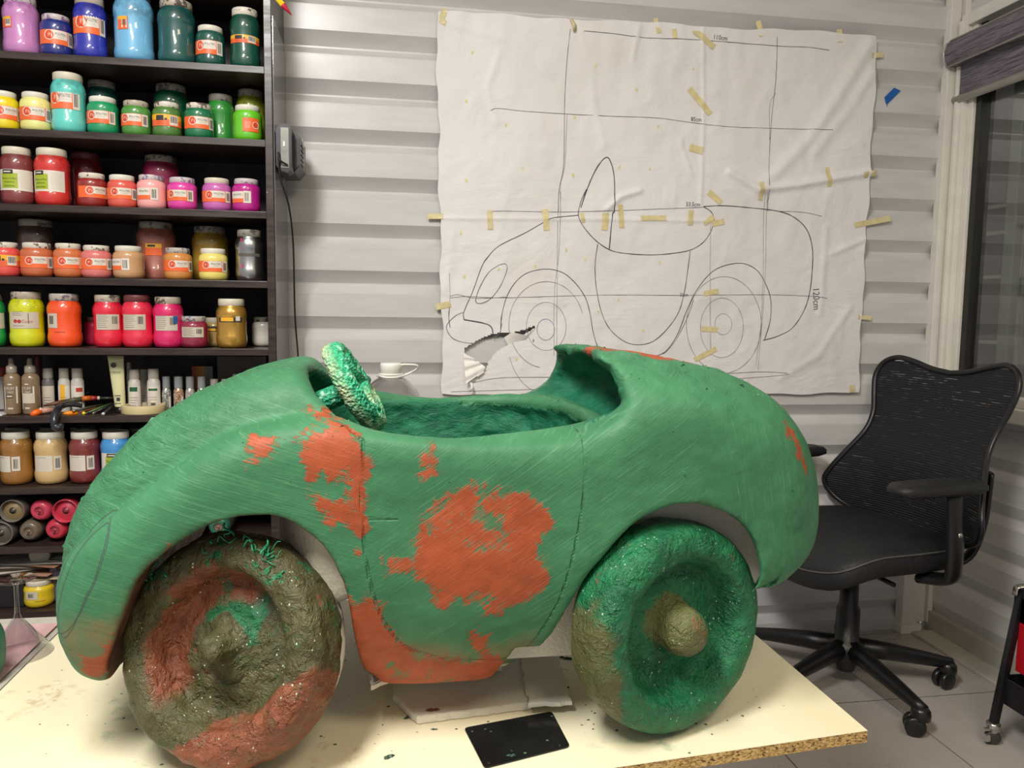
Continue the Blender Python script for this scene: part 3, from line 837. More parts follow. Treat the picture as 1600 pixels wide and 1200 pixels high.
def clay_nodes(nt, p, c):
    # brushed scrape marks in three directions
    s1 = nt.noise(nt.rmap(c, (0, -0.30, 0), (14, 14, 420)), 1.0, 4, 0.65, 0.25)
    s2 = nt.noise(nt.rmap(c, (0, 0.60, 0), (16, 14, 520)), 1.0, 4, 0.65, 0.3)
    s3 = nt.noise(nt.rmap(c, (0, 0.20, 0), (360, 120, 14)), 1.0, 4, 0.65, 0.3)
    x = nt.new('ShaderNodeSeparateXYZ'); nt.link(c, x.inputs[0])
    f12 = nt.ramp(nt.math('ADD', x.outputs[0], nt.math('MULTIPLY', nt.math('SUBTRACT', nt.noise(c, 6, 2), 0.5), 0.25)), -0.20, -0.05)
    f23 = nt.ramp(nt.math('ADD', x.outputs[0], nt.math('MULTIPLY', nt.math('SUBTRACT', nt.noise(c, 5, 2), 0.5), 0.45)), 0.22, 0.42)
    st = nt.mix(f23, nt.mix(f12, s1, s2), s3)
    big = nt.noise(c, 5.5, 4, 0.6); mid = nt.noise(c, 28, 5, 0.65)
    g1 = nt.mix(nt.ramp(big, 0.35, 0.66), lin('#427e58'), lin('#38714d'))
    g1 = nt.mix(nt.ramp(mid, 0.4, 0.75, 0, 0.55), g1, lin('#306644'))
    g1 = nt.mix(nt.ramp(st, 0.54, 0.74, 0, 0.42), g1, lin('#70a67e'))
    g1 = nt.mix(nt.ramp(st, 0.30, 0.44, 0.28, 0), g1, lin('#33704e'))
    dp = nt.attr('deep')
    g2 = nt.mix(nt.ramp(mid, 0.35, 0.7), lin('#126044'), lin('#217655'))  # cockpit interior: fresher green clay, with some of its shade painted into the colour
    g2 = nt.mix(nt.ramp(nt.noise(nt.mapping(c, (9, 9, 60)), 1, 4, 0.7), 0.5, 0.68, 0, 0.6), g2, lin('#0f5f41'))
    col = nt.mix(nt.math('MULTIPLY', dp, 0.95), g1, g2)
    # olive smears
    w = nt.math('MULTIPLY', nt.math('SUBTRACT', nt.noise(c, 26, 5, 0.65), 0.5), 0.06)
    ws = nt.math('MULTIPLY', nt.math('SUBTRACT', st, 0.5), 0.035)
    fo = nt.ramp(nt.math('ADD', nt.math('ADD', nt.attr('olive'), w), ws), -0.012, 0.018, 0, 0.85)
    ol = nt.mix(nt.ramp(mid, 0.35, 0.65), lin('#5f7350'), lin('#7c6a48'))
    col = nt.mix(fo, col, ol)
    w2 = nt.math('MULTIPLY', nt.math('SUBTRACT', nt.noise(c, 44, 5, 0.7, 0.6), 0.5), 0.055)
    w3 = nt.math('MULTIPLY', nt.math('SUBTRACT', nt.noise(c, 14, 4, 0.65), 0.5), 0.085)
    sv = nt.math('ADD', nt.math('ADD', nt.math('ADD', nt.math('MINIMUM', nt.attr('terra'), 0.013), w2), w3), ws)
    ft = nt.ramp(sv, -0.004, 0.004)
    te = nt.mix(nt.ramp(mid, 0.35, 0.7), lin('#a8502e'), lin('#974829')); te = nt.mix(nt.ramp(st, 0.54, 0.74, 0, 0.4), te, lin('#cd7a5b'))
    te = nt.mix(nt.ramp(st, 0.28, 0.42, 0.5, 0), te, lin('#7e6a41'))
    col = nt.mix(ft, col, te)
    br = nt.mix(nt.ramp(nt.noise(nt.mapping(c, (50, 50, 6)), 1, 4), 0.35, 0.65), lin('#3b2419'), lin('#6b4630'))
    col = nt.mix(nt.attr('arch'), col, br)
    # dark crumbs and pin holes
    cr = nt.math('MULTIPLY', nt.ramp(nt.vor(nt.mapping(c, (1, 1, 1.8)), 48), 0.06, 0.12, 1, 0), nt.ramp(nt.noise(c, 11, 3), 0.56, 0.66))
    col = nt.mix(nt.math('MULTIPLY', cr, 0.75), col, lin('#174a33'))
    sm = nt.math('ADD', nt.attr('seam'), nt.math('MULTIPLY', nt.math('SUBTRACT', nt.noise(c, 60, 3), 0.5), 0.003))
    seamf = nt.ramp(sm, 0.0004, 0.0030, 1, 0)
    # pencilled headlamp outline
    for a in ('lampa', 'lampb'):
        v = nt.math('ABSOLUTE', nt.math('ADD', nt.attr(a), nt.math('MULTIPLY', nt.math('SUBTRACT', nt.noise(c, 18, 2), 0.5), 0.006)))
        col = nt.mix(nt.ramp(v, 0.0004, 0.0013, 0.75, 0), col, lin('#3c4a44'))
    nt.link(col, p.inputs['Base Color'])
    nt.link(nt.ramp(mid, 0.3, 0.7, 0.48, 0.62), p.inputs['Roughness'])
    p.inputs['Specular IOR Level'].default_value = 0.35
    b = nt.bump(nt.noise(c, 70, 4, 0.7), 0.22, 0.004)
    b = nt.bump(st, 0.38, 0.0018, b)
    rb = nt.math('MULTIPLY', nt.attr('rough'), nt.noise(nt.mapping(c, (28, 28, 60)), 1.0, 5, 0.7, 0.8))
    b = nt.bump(rb, 0.75, 0.009, b)
    b = nt.bump(nt.math('MULTIPLY', seamf, -1), 0.9, 0.003, b)
    b = nt.bump(ft, 0.35, 0.002, b)
    nt.link(b, p.inputs['Normal'])
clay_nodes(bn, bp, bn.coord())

# foam core seen inside the wheel arches
def foam_mat(name, a='#cfc8b8', b='#bdb6a8', spots=True):
    m, nt, p = newmat(name); c = nt.coord()
    v = nt.vor(c, 190); col = nt.mix(nt.ramp(nt.noise(c, 5, 3), 0.3, 0.7), lin(a), lin(b))
    if spots:
        s = nt.math('MULTIPLY', nt.ramp(nt.vor(c, 42), 0.10, 0.2, 1, 0), nt.ramp(nt.noise(c, 7, 2), 0.45, 0.6))
        col = nt.mix(s, col, lin('#2d3a2c'))
    nt.link(col, p.inputs['Base Color']); p.inputs['Roughness'].default_value = 0.45
    nt.link(nt.bump(v, 0.35, 0.002), p.inputs['Normal'])
    return m
Dc = smax(smax(tub-.026-.022*np.clip((-.02-XX)/.06, 0, 1), -(tub-.008), .002), ZZ-.885, .01)
Dc = smax(Dc, np.abs(YY-YC)-.232, .01).astype(np.float32)
VC, FC = surface_nets(Dc, gx, gy, gz)
VC = smooth(VC, FC, 2)
if vnormals(VC, FC)[VC[:, 2] < VC[:, 2].min()+.004].mean(0)[2] > 0: FC = FC[:, ::-1]
g = Geo(); g.add(VC, FC.tolist())
g.build('cockpit_tub', foam_mat('cream_foam_tub', '#d9d0b8', '#cbc2ac'), car)
g = Geo()
pf = [(.02, .63), (.46, .63), (.50, .70), (.560, .735), (.562, .90), (.350, .90), (.350, .748), (.02, .748)]
Mx = Matrix(((1, 0, 0, 0), (0, 0, 1, 0), (0, 1, 0, 0), (0, 0, 0, 1)))
g.prism(pf, 1.052, 1.39, 0, Mx)
g.build('foam_core', foam_mat('cut_foam_block', '#e9e3d6', '#dcd5c6', spots=False), car)

# crumbs of clay left sticking on hood, rims and tail
rs = np.random.default_rng(5)
wt = np.clip(nose*0.9+crest*0.9, 0, 1)*(NB[:, 2] > -.2)+0.05
edge_up = np.exp(-(np.abs(seam)/.006)**2)*.8
wt = wt+edge_up+.5*((np.abs(vz-.958) < .012) & (NB[:, 2] > .5))
pick = rs.choice(len(VB), 520, replace=False, p=wt/wt.sum())
g = Geo()
for i in pick:
    n_ = Vector(NB[i]); M_ = frame(VB[i], n_, (rs.normal(), rs.normal(), rs.normal()))
    s_ = rs.choice([.0008, .0012, .0018, .0028], p=[.45, .3, .18, .07]); L_ = s_*rs.uniform(1, 2.6); m3 = np.array(M_)
    Vq = [(-L_, -s_*.5, -.0006), (L_, -s_*.4, -.0006), (L_*.8, s_*.6, -.0006), (-L_*.7, s_*.5, -.0006), (rs.uniform(-.4, .4)*L_, 0, s_*rs.uniform(.7, 1.4)), (L_*.6, .1*s_, s_*rs.uniform(.3, 1.1))]
    g.add(Vq, [[0, 1, 5, 4], [1, 2, 5], [2, 3, 4, 5], [3, 0, 4]], 0 if rs.random() < .75 else 1, False, m3)
o = g.build('clay_scraps', [plain('#33744f', .5), plain('#1c5238', .5)], car); o['kind'] = 'stuff'
# ---- wheels
def wheel_mat(name, kind):
    m, nt, p = newmat(name); c = nt.coord()
    x = nt.new('ShaderNodeSeparateXYZ'); nt.link(c, x.inputs[0]); X, Y, Z = x.outputs
    R = nt.math('SQRT', nt.math('ADD', nt.math('MULTIPLY', X, X), nt.math('MULTIPLY', Z, Z)))
    n1 = nt.noise(c, 16, 5, 0.65); n2 = nt.noise(c, 55, 4, 0.7); n3 = nt.noise(nt.mapping(c, (1, 1, 1), loc=(5, 3, 2)), 9, 4, 0.6)
    olive = nt.mix(nt.ramp(n1, 0.35, 0.68), lin('#4a452a'), lin('#585132')); olive = nt.mix(nt.ramp(n2, 0.42, 0.72, 0, 0.6), olive, lin('#404b2b'))
    terra = nt.mix(nt.ramp(n2, 0.35, 0.7), lin('#74402a'), lin('#8c5236'))
    green = nt.mix(nt.ramp(n2, 0.35, 0.7), lin('#17653e'), lin('#217a4c')); green = nt.mix(nt.ramp(n1, 0.4, 0.7), green, lin('#115534'))
    jit = nt.math('MULTIPLY', nt.math('SUBTRACT', n1, 0.5), 0.09); jit2 = nt.math('MULTIPLY', nt.math('SUBTRACT', n3, 0.5), 0.09)
    if kind == 'olive':
        col = olive
        # green floor of the recess, upper part
        d = nt.math('SUBTRACT', 0.046, nt.math('SQRT', nt.math('ADD', nt.math('MULTIPLY', X, X), nt.math('POWER', nt.math('ABSOLUTE', nt.math('SUBTRACT', Z, 0.042)), 2.0))))
        d = nt.math('MINIMUM', d, nt.math('MULTIPLY', nt.math('ADD', Y, 0.016), 3.0))
        col = nt.mix(nt.ramp(nt.math('ADD', d, jit), -0.004, 0.006, 0, 0.9), col, green)
        # terracotta band up the left side of the recess
        rb = nt.math('SUBTRACT', 0.020, nt.math('ABSOLUTE', nt.math('SUBTRACT', R, 0.080)))
        left = nt.ramp(nt.math('SUBTRACT', nt.math('MULTIPLY', Z, 0.7), X), 0.0, 0.03)
        col = nt.mix(nt.math('MULTIPLY', nt.ramp(nt.math('ADD', rb, jit2), -0.002, 0.010), left), col, terra)
        # terracotta at the lower right rim
        lo = nt.math('SUBTRACT', nt.math('SUBTRACT', nt.math('MULTIPLY', X, 0.55), Z), 0.098)
        col = nt.mix(nt.ramp(nt.math('ADD', lo, jit2), -0.004, 0.004), col, terra)
        fg = nt.math('MULTIPLY', nt.ramp(nt.noise(nt.mapping(c, (1, 1, 1), loc=(2, 9, 4)), 26, 4, 0.7), 0.56, 0.61), nt.ramp(Z, 0.0, 0.13, 0.2, 1))
        col = nt.mix(fg, col, green)
        col = nt.mix(nt.ramp(nt.noise(nt.mapping(c, (1, 1, 1), loc=(8, 1, 4)), 19, 4, 0.7), 0.63, 0.69, 0, 0.8), col, terra)
        rough = 0.5
    else:
        col = green
        ed = nt.math('ADD', nt.math('SUBTRACT', nt.math('MULTIPLY', X, -0.9), nt.math('MULTIPLY', Z, 0.25)), -0.118)
        col = nt.mix(nt.ramp(nt.math('ADD', ed, jit), -0.008, 0.010, 0, 0.85), col, lin('#5f5a34'))
        hb = nt.math('SUBTRACT', 0.034, nt.math('SQRT', nt.math('ADD', nt.math('POWER', nt.math('ABSOLUTE', nt.math('ADD', X, 0.008)), 2.0), nt.math('POWER', nt.math('ABSOLUTE', nt.math('SUBTRACT', Z, 0.008)), 2.0))))
        col = nt.mix(nt.ramp(nt.math('ADD', hb, jit2), -0.006, 0.006, 0, 0.75), col, lin('#6e6238'))
        col = nt.mix(nt.ramp(nt.noise(nt.mapping(c, (1, 1, 1), loc=(8, 1, 4)), 21, 4, 0.7), 0.66, 0.70, 0, 0.8), col, lin('#84573a'))
        rough = 0.42
    wf_ = nt.math('MULTIPLY', nt.ramp(nt.vor(nt.mapping(c, (1, 1.4, .8)), 130), 0.10, 0.17, 1, 0), nt.ramp(nt.noise(c, 20, 3), 0.52, 0.58))
    col = nt.mix(wf_, col, lin('#c8d8c0'))
    nt.link(col, p.inputs['Base Color'])
    nt.link(nt.ramp(n2, 0.3, 0.7, rough-0.17, rough+0.12), p.inputs['Roughness'])
    p.inputs['Specular IOR Level'].default_value = 0.45
    b = nt.bump(nt.noise(c, 110, 4, 0.75), 0.5 if kind == 'olive' else 0.8, 0.004)
    b = nt.bump(nt.noise(c, 34, 5, 0.7, 0.7), 0.85, 0.010, b)
    b = nt.bump(nt.ramp(nt.vor(nt.rmap(c, (0, 0, 0), (1, 1, 1)), 30, 'Distance'), 0.25, 0.6), 0.35 if kind == 'olive' else 0.1, 0.006, b)
    b = nt.bump(nt.ramp(nt.noise(nt.mapping(c, (1, 1, 1), loc=(7, 7, 7)), 60, 3, 0.6), 0.52, 0.62), 0.5, 0.004, b)
    nt.link(b, p.inputs['Normal'])
    return m
def wheel(name, c, r, rot, lean, mat, label, seed, rugged):
    nt_, nr = 240, []
    # (radius, depth): y negative is towards the viewer
    prof = [(0.0, 0.030), (0.02, 0.030), (r*.55, .036), (r*.80, .040), (r*.93, .036), (r*.985, .024), (r, .006), (r*.995, -.012), (r*.965, -.030), (r*.90, -.040), (r*.80, -.0435), (r*.70, -.040), (r*.645, -.028),
            (r*.60, -.010), (r*.555, -.004), (r*.48, -.004), (r*.38, -.008), (r*.27, -.011), (r*.22, -.014)]
    P = spline(np.array(prof), 6)
    a = np.linspace(0, 2*pi, nt_, endpoint=False)
    V = np.concatenate([np.stack([q[0]*np.cos(a), np.full(nt_, q[1]), q[0]*np.sin(a)], 1) for q in P])
    k = len(P)
    F = [[i*nt_+j, (i+1)*nt_+j, (i+1)*nt_+(j+1) % nt_, i*nt_+(j+1) % nt_] for i in range(k-1) for j in range(nt_)]
    Fa = np.array(F); N = vnormals(V, Fa)
    V = V + N*((rugged*fbm(V, 34, 4, seed)+rugged*1.2*vnoise(V, 11, seed+7))[:, None])
    V[:, 0] *= 1+0.012*np.sin(a*2+seed).repeat(1).tolist()[0]
    g = Geo(); g.add(V, F)
    o = g.build(name, mat, car, local=True)
    R = Matrix.Rotation(rot, 4, 'Z') @ Matrix.Rotation(-lean, 4, 'X')
    o.matrix_local = Matrix.Translation(Vector(c)-Vector(LOC[car.name])) @ R
    if label: o['label'] = label
    # hub knob
    hp = [(0, -.062), (r*.10, -.061), (r*.18, -.054), (r*.225, -.040), (r*.235, -.022), (r*.27, -.010), (r*.30, -.002)]
    if rugged > .002: hp = [(0, -.056), (r*.07, -.054), (r*.115, -.047), (r*.135, -.034), (r*.17, -.024), (r*.24, -.017), (r*.30, -.010), (r*.34, -.002)]
    H = spline(np.array(hp), 5); n2 = 72; a2 = np.linspace(0, 2*pi, n2, endpoint=False)
    V = np.concatenate([np.stack([q[0]*np.cos(a2), np.full(n2, q[1]), q[0]*np.sin(a2)], 1) for q in H])
    k = len(H)
    F = [[i*n2+j, (i+1)*n2+j, (i+1)*n2+(j+1) % n2, i*n2+(j+1) % n2][::-1] for i in range(k-1) for j in range(n2)]
    N = -vnormals(V, np.array(F)); V = V - N*((rugged*fbm(V, 40, 3, seed+3))[:, None])*-1
    g = Geo(); g.add(V, F); h = g.build('hub', mat, o, local=True)
    return o
wheel('wheel', (-.193, 1.012, TZ+.1435*cos(.30)+.011), .1435, -.42, .30, wheel_mat('olive_clay', 'olive'), 'rough olive and terracotta clay front wheel leaning in its arch', 3, .0033)
wheel('wheel', (.390, 1.008, TZ+.149), .147, .37, .01, wheel_mat('wet_green_clay', 'green'), 'wet dark green clay rear wheel', 8, .0014)
# curly shavings of green clay caught on top of the front wheel
fw = [o for o in car.children if o.name.startswith('wheel') and 'front' in o.get('label', '')][0]
g = Geo(); rq = random.Random(9)
for k in range(46):
    th = rq.choice((rq.gauss(1.50, .16), rq.gauss(1.1, .12), rq.gauss(2.45, .10))) ; rr_ = rq.uniform(.118, .142)
    p0 = np.array([rr_*cos(th), rq.uniform(-.040, -.030), rr_*sin(th)]); d = np.array([rq.gauss(0, 1), rq.gauss(-.3, .3), rq.gauss(.1, .6)]); d /= np.linalg.norm(d)
    e = np.cross(d, [0, 1, 0]); L_ = rq.uniform(.006, .022); w_ = rq.uniform(.002, .005); ph = rq.uniform(0, 6)
    g.tube([p0+d*L_*t+e*w_*sin(ph+5*t)+np.array([0, -.004*sin(3*t), 0]) for t in np.linspace(0, 1, 7)], rq.uniform(.0006, .0014), 5)
o = g.build('clay_shavings', plain('#23855a', .45), fw, local=True); o['kind'] = 'stuff'
# foam disc showing behind the front wheel's rim
g = Geo()
R = Matrix.Translation(Vector((-.193, 1.012, TZ+.1435*cos(.30)+.011))) @ Matrix.Rotation(-.42, 4, 'Z') @ Matrix.Rotation(-.30, 4, 'X') @ Matrix.Rotation(pi/2, 4, 'X')
g.lathe([(0, -.050), (.10, -.050), (.133, -.049), (.1355, -.045), (.1355, -.034), (.12, -.030), (0, -.030)], 48, 0, R)
g.build('wheel_backing', foam_mat('white_foam', '#d8d2c4', '#c9c2b2'), car)

# ---- steering wheel on its column
def speck_mat():
    m, nt, p = newmat('foam_smeared_with_green_clay'); c = nt.coord()
    v = nt.vor(c, 210); n = nt.noise(c, 130, 4, 0.8)
    x = nt.new('ShaderNodeSeparateXYZ'); nt.link(c, x.inputs[0])
    g1 = nt.mix(nt.ramp(n, 0.36, 0.6), lin('#0f8a5c'), lin('#3dbb88')); g1 = nt.mix(nt.ramp(nt.noise(c, 90, 3), 0.55, 0.68), g1, lin('#b4f0cc'))
    f = nt.ramp(nt.math('ADD', nt.math('MULTIPLY', x.outputs[2], 1.0), nt.math('MULTIPLY', nt.math('SUBTRACT', nt.noise(c, 22, 3), 0.5), 0.10)), 0.372, 0.345+0.06, 0.75, 0.0)
    f2 = nt.math('ADD', nt.math('ADD', f, nt.math('MULTIPLY', nt.attr('pale'), nt.ramp(nt.noise(c, 30, 3), .3, .6, .2, .95))), nt.ramp(nt.noise(c, 15, 2), 0.54, 0.66, 0, 0.55), clamp=True)
    col = nt.mix(f2, g1, lin('#c9d6a8'))
    nt.link(col, p.inputs['Base Color']); p.inputs['Roughness'].default_value = 0.55
    b = nt.bump(v, 0.8, 0.006); nt.link(nt.bump(n, 0.6, 0.004, b), p.inputs['Normal'])
    return m
M_SP = speck_mat()
sc_ = np.array([-.045, 1.225, 1.001]); sn = Vector((.86, -.06, .50)).normalized()
MS = frame(sc_, sn)
g = Geo()
rr = spline(np.array([(.030, .006), (.040, .007), (.050, .012), (.060, .016), (.070, .014), (.0765, .004), (.0765, -.008), (.070, -.015), (.055, -.016), (.03, -.014), (.0, -.014)]), 4)
rr = np.concatenate([[(0, .004)], rr])
g.lathe([(a, b) for a, b in rr], 72)
V = g.v[0]; V += 0.0022*np.stack([vnoise(V, 160, 1), vnoise(V, 160, 2), vnoise(V, 160, 3)], 1)
V = V.copy(); g.v[0] = V@np.array(MS)[:3, :3].T + np.array(MS)[:3, 3]
st = g.build('steering_wheel', M_SP, car)
_z = V[:, 2]; _r = np.hypot(V[:, 0], V[:, 1]); put(st, 'pale', np.clip((.006-_z)/.014, 0, 1)*np.clip((_r-.03)/.03, 0, 1))
g = Geo()
for k in range(3):
    a = k*2*pi/3+.5
    g.tube([Vector((0, 0, .010)), Vector((.03*cos(a), .03*sin(a), .009)), Vector((.056*cos(a), .056*sin(a), .013))], [.012, .008, .008], 10, 0, MS)
o = g.build('spokes', M_SP, car); o.parent = st; o.location = (0, 0, 0)
me = o.data
g = Geo(); b0 = sc_ - np.array(sn)*.012
g.tube([b0, b0+np.array([-.05, .012, -.022]), b0+np.array([-.10, .025, -.042])], .0175, 20)
o = g.build('steering_column', M_SP, car); o.parent = st; o.location = (0, 0, 0)
# ================================================================ bookcase full of paint
def wood_mat():
    m, nt, p = newmat('dark_laminate_wood'); c = nt.coord()
    a = nt.noise(nt.mapping(c, (3, 30, 30)), 3, 5, 0.65)
    col = nt.mix(nt.ramp(a, 0.35, 0.65), lin('#2e2320'), lin('#3e302b'))
    sp = nt.math('MULTIPLY', nt.ramp(nt.vor(c, 30), 0.03, 0.045, 1, 0), nt.ramp(nt.noise(c, 5, 2), 0.5, 0.6))
    col = nt.mix(sp, col, lin('#b9a9a0'))
    nt.link(col, p.inputs['Base Color']); nt.link(nt.ramp(a, 0.3, 0.7, 0.28, 0.4), p.inputs['Roughness'])
    return m
M_WOOD = wood_mat()
SX0, SX1, SYF, SYB = -1.30, -0.290, 2.18, 2.452
SHZ = [1.748, 1.561, 1.375, 1.192, 1.011, 0.833, 0.645, 0.487, 0.311, 0.06]
case = thing('bookcase', 'tall dark brown wooden bookcase crowded with paint jars against the ribbed wall', 'bookcase', (-0.8, 2.3, 0.0))
g = Geo().box2((SX1-.019, SYF, 0), (SX1, SYB, 2.35), 0.0012); g.build('side_panel', M_WOOD, case)
g = Geo().box2((SX0, SYF, 0), (SX0+.019, SYB, 2.35), 0.0012); g.build('side_panel', M_WOOD, case)
g = Geo().box2((SX0, SYB-.004, 0), (SX1, SYB, 2.35)); g.build('back_panel', plain('#231c1e', 0.6, var=.1), case)
for z in SHZ + [1.96, 2.33]:
    g = Geo().box2((SX0+.019, SYF+.002, z-.018), (SX1-.019, SYB-.004, z), 0.001); g.build('shelf', M_WOOD, case)
# thin divider on the tool shelf
M_STEELDARK = plain('#3b3b3d', 0.35)
# smoky plastic sheet behind the bookcase edge
g = Geo(); pr = [(0, 0), (.262, 0), (.262, 1.86)] + [(.262-.02*(1-cos(a)), 1.86+.02*sin(a)) for a in np.linspace(0, pi/2, 6)] + [(0, 1.88)]
Mx = Matrix(((0, 0, 1, SX1+.0005), (1, 0, 0, SYF+.012), (0, 1, 0, 0.0), (0, 0, 0, 1)))
g.prism(pr, 0, .003, 0, Mx)
solo(g, 'plastic_sheet', plain('#77727a', 0.12, var=.04), 'thin grey glossy plastic sheet standing against the right side of the bookcase', 'sheet')

# black device on the side panel with its cable
dv = thing('wall_charger', 'black boxy electric device with vents hanging on the side of the bookcase', 'device', (-.262, 2.19, 1.49))
g = Geo()
dx, dy0, dz0, dz1 = -.284, 2.195, 1.480, 1.605
prf = [(0, .02), (.008, .006), (.030, 0), (.040, .006), (.040, .118), (.034, .128), (.010, .128), (0, .112)]
Mx = Matrix(((1, 0, 0, dx), (0, 0, 1, dy0), (0, 1, 0, dz0), (0, 0, 0, 1)))
g.prism(prf, 0, .05, 0, Mx, bevel=.002)
g.prism([(.002, .01), (.042, .012), (.058, .03), (.058, .105), (.046, .118), (.004, .118)], .05, .20, 0, Mx, bevel=.003)
g.build('housing', plain('#2c2d30', 0.35, var=.1), dv)
g = Geo(); g.box2((dx+.012, dy0-.002, dz0+.012), (dx+.034, dy0+.001, dz0+.118), .001); g.build('face_plate', plain('#7f8078', 0.3, metal=.4), dv)
g = Geo(); g.box2((dx+.019, dy0-.004, dz0+.068), (dx+.024, dy0-.001, dz0+.082), .001); g.build('usb_socket', plain('#e8e8e4', .3), dv)
g = Geo()
for k in range(5):
    g.box((dx+.059, dy0+.085+k*.002, dz0+.035+k*.013), (.003, .05, .004), .001, M=None)
g.build('vent', plain('#141416', .5), dv)
g = Geo(); g.box2((dx+.058, dy0+.10, dz0+.085), (dx+.060, dy0+.13, dz0+.112), .001); g.build('sticker', plain('#b9b9b6', .4), dv)
cb = spline([(dx+.030, dy0-.006, dz0+.02), (dx+.012, dy0-.016, dz0+.03), (dx+.008, dy0-.008, dz0+.05), (dx+.010, dy0-.006, dz0-.01), (dx+.028, 2.22, 1.40), (dx+.030, 2.3, 1.30), (dx+.026, 2.36, 1.10), (dx+.034, 2.38, .9), (dx+.04, 2.38, .4), (dx+.04, 2.38, .0)], 10)
g = Geo().tube(cb, .0024, 6); solo(g, 'power_cable', plain('#151515', .5), 'thin black cable hanging down the wall beside the bookcase', 'cable', org=tuple(cb[-1]))
# yellow pencil tip at the top
q0, q1 = aty(430, -6, 2.165), aty(456, 24, 2.165)
d = (q1-q0)/np.linalg.norm(q1-q0)
pc = thing('coloured_pencil', 'yellow pencil with a red tip sticking out at the top of the bookcase side', 'pencil', tuple(q0))
g = Geo(); A = q0-d*.10; B = q0+d*.028; g.tube([A, B], .0075, 6, smooth=False); g.build('shaft', plain('#e8c81e', .35), pc)
g = Geo(); g.tube([B, B+d*.002, q1], [.0076, .0074, .0008], 12); g.build('tip', plain('#c2203c', .4), pc)

# ---------------------------------------------------------------- jars
def jar_paint(col, metal=0.0):
    key = ('jar', col, metal)
    if key in _mc: return _mc[key]
    m, nt, p = newmat('paint_in_clear_jar'); c = nt.coord()
    L = lin(col); x = nt.new('ShaderNodeSeparateXYZ'); nt.link(c, x.inputs[0])
    n = nt.noise(c, 26, 4, .65)
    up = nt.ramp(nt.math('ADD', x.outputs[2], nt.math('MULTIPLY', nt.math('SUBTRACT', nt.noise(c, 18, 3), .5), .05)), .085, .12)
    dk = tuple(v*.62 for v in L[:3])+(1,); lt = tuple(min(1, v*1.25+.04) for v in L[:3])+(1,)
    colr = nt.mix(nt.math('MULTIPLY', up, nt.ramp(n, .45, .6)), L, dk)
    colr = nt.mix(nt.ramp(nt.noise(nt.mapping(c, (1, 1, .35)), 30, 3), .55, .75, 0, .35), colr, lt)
    sp = nt.math('MULTIPLY', nt.ramp(nt.vor(c, 60), .08, .13, 1, 0), nt.ramp(nt.noise(c, 12, 2), .56, .64))
    colr = nt.mix(nt.math('MULTIPLY', sp, .7), colr, tuple(v*.3 for v in L[:3])+(1,))
    nt.link(colr, p.inputs['Base Color']); p.inputs['Roughness'].default_value = .42 if not metal else .3
    p.inputs['Metallic'].default_value = metal
    p.inputs['Coat Weight'].default_value = 1.0; p.inputs['Coat Roughness'].default_value = .035; p.inputs['Coat IOR'].default_value = 1.5
    nt.link(nt.bump(nt.noise(c, 22, 2), .05, .004), p.inputs['Coat Normal'])
    _mc[key] = m; return m
def lid_mat(kind):
    key = ('lid', kind)
    if key in _mc: return _mc[key]
    base = {'clean': '#e2ddcf', 'cream': '#d9d2bd', 'stained': '#dcd5c6', 'dark': '#b8ad9c', 'grey': '#8d887e', 'purple': '#c9bfc0', 'multi': '#b7b0a6', 'maroon': '#6b3436'}[kind]
    st = {'clean': None, 'cream': None, 'stained': '#4b2a26', 'dark': '#3a2a22', 'grey': '#3a3834', 'purple': '#7b5a86', 'multi': '#5a3550', 'maroon': '#3c1c1e'}[kind]
    m, nt, p = newmat(kind + '_plastic_lid'); c = nt.coord()
    col = nt.mix(nt.ramp(nt.noise(c, 20, 3), .3, .7), lin(base), tuple(v*.9 for v in lin(base)[:3])+(1,))
    if st: col = nt.mix(nt.ramp(nt.noise(c, 46, 4, .7), .54, .60, 0, .9), col, lin(st))
    if kind == 'multi': col = nt.mix(nt.ramp(nt.noise(nt.mapping(c, (1, 1, 1), loc=(3, 2, 1)), 40, 3), .56, .62), col, lin('#4a6a90'))
    nt.link(col, p.inputs['Base Color']); p.inputs['Roughness'].default_value = .45
    _mc[key] = m; return m
LM = [plain('#ee6a35', .4, var=.03), plain('#ddd5c8', .45, var=.03), plain('#d8492a', .4, var=.03), plain('#33302f', .5, var=0), plain('#a3b52e', .45, var=.05), plain('#f0b22a', .4, var=.04), plain('#c9bfae', .5, var=.04), plain('#2d5fa0', .5, var=.05), plain('#1f5a3c', .5, var=.05), plain('#b23a2c', .5, var=.05)]
ORG, WHT, RED, BLK, LIM, YEL, BEI, BLU, DGR, BRD = range(10)
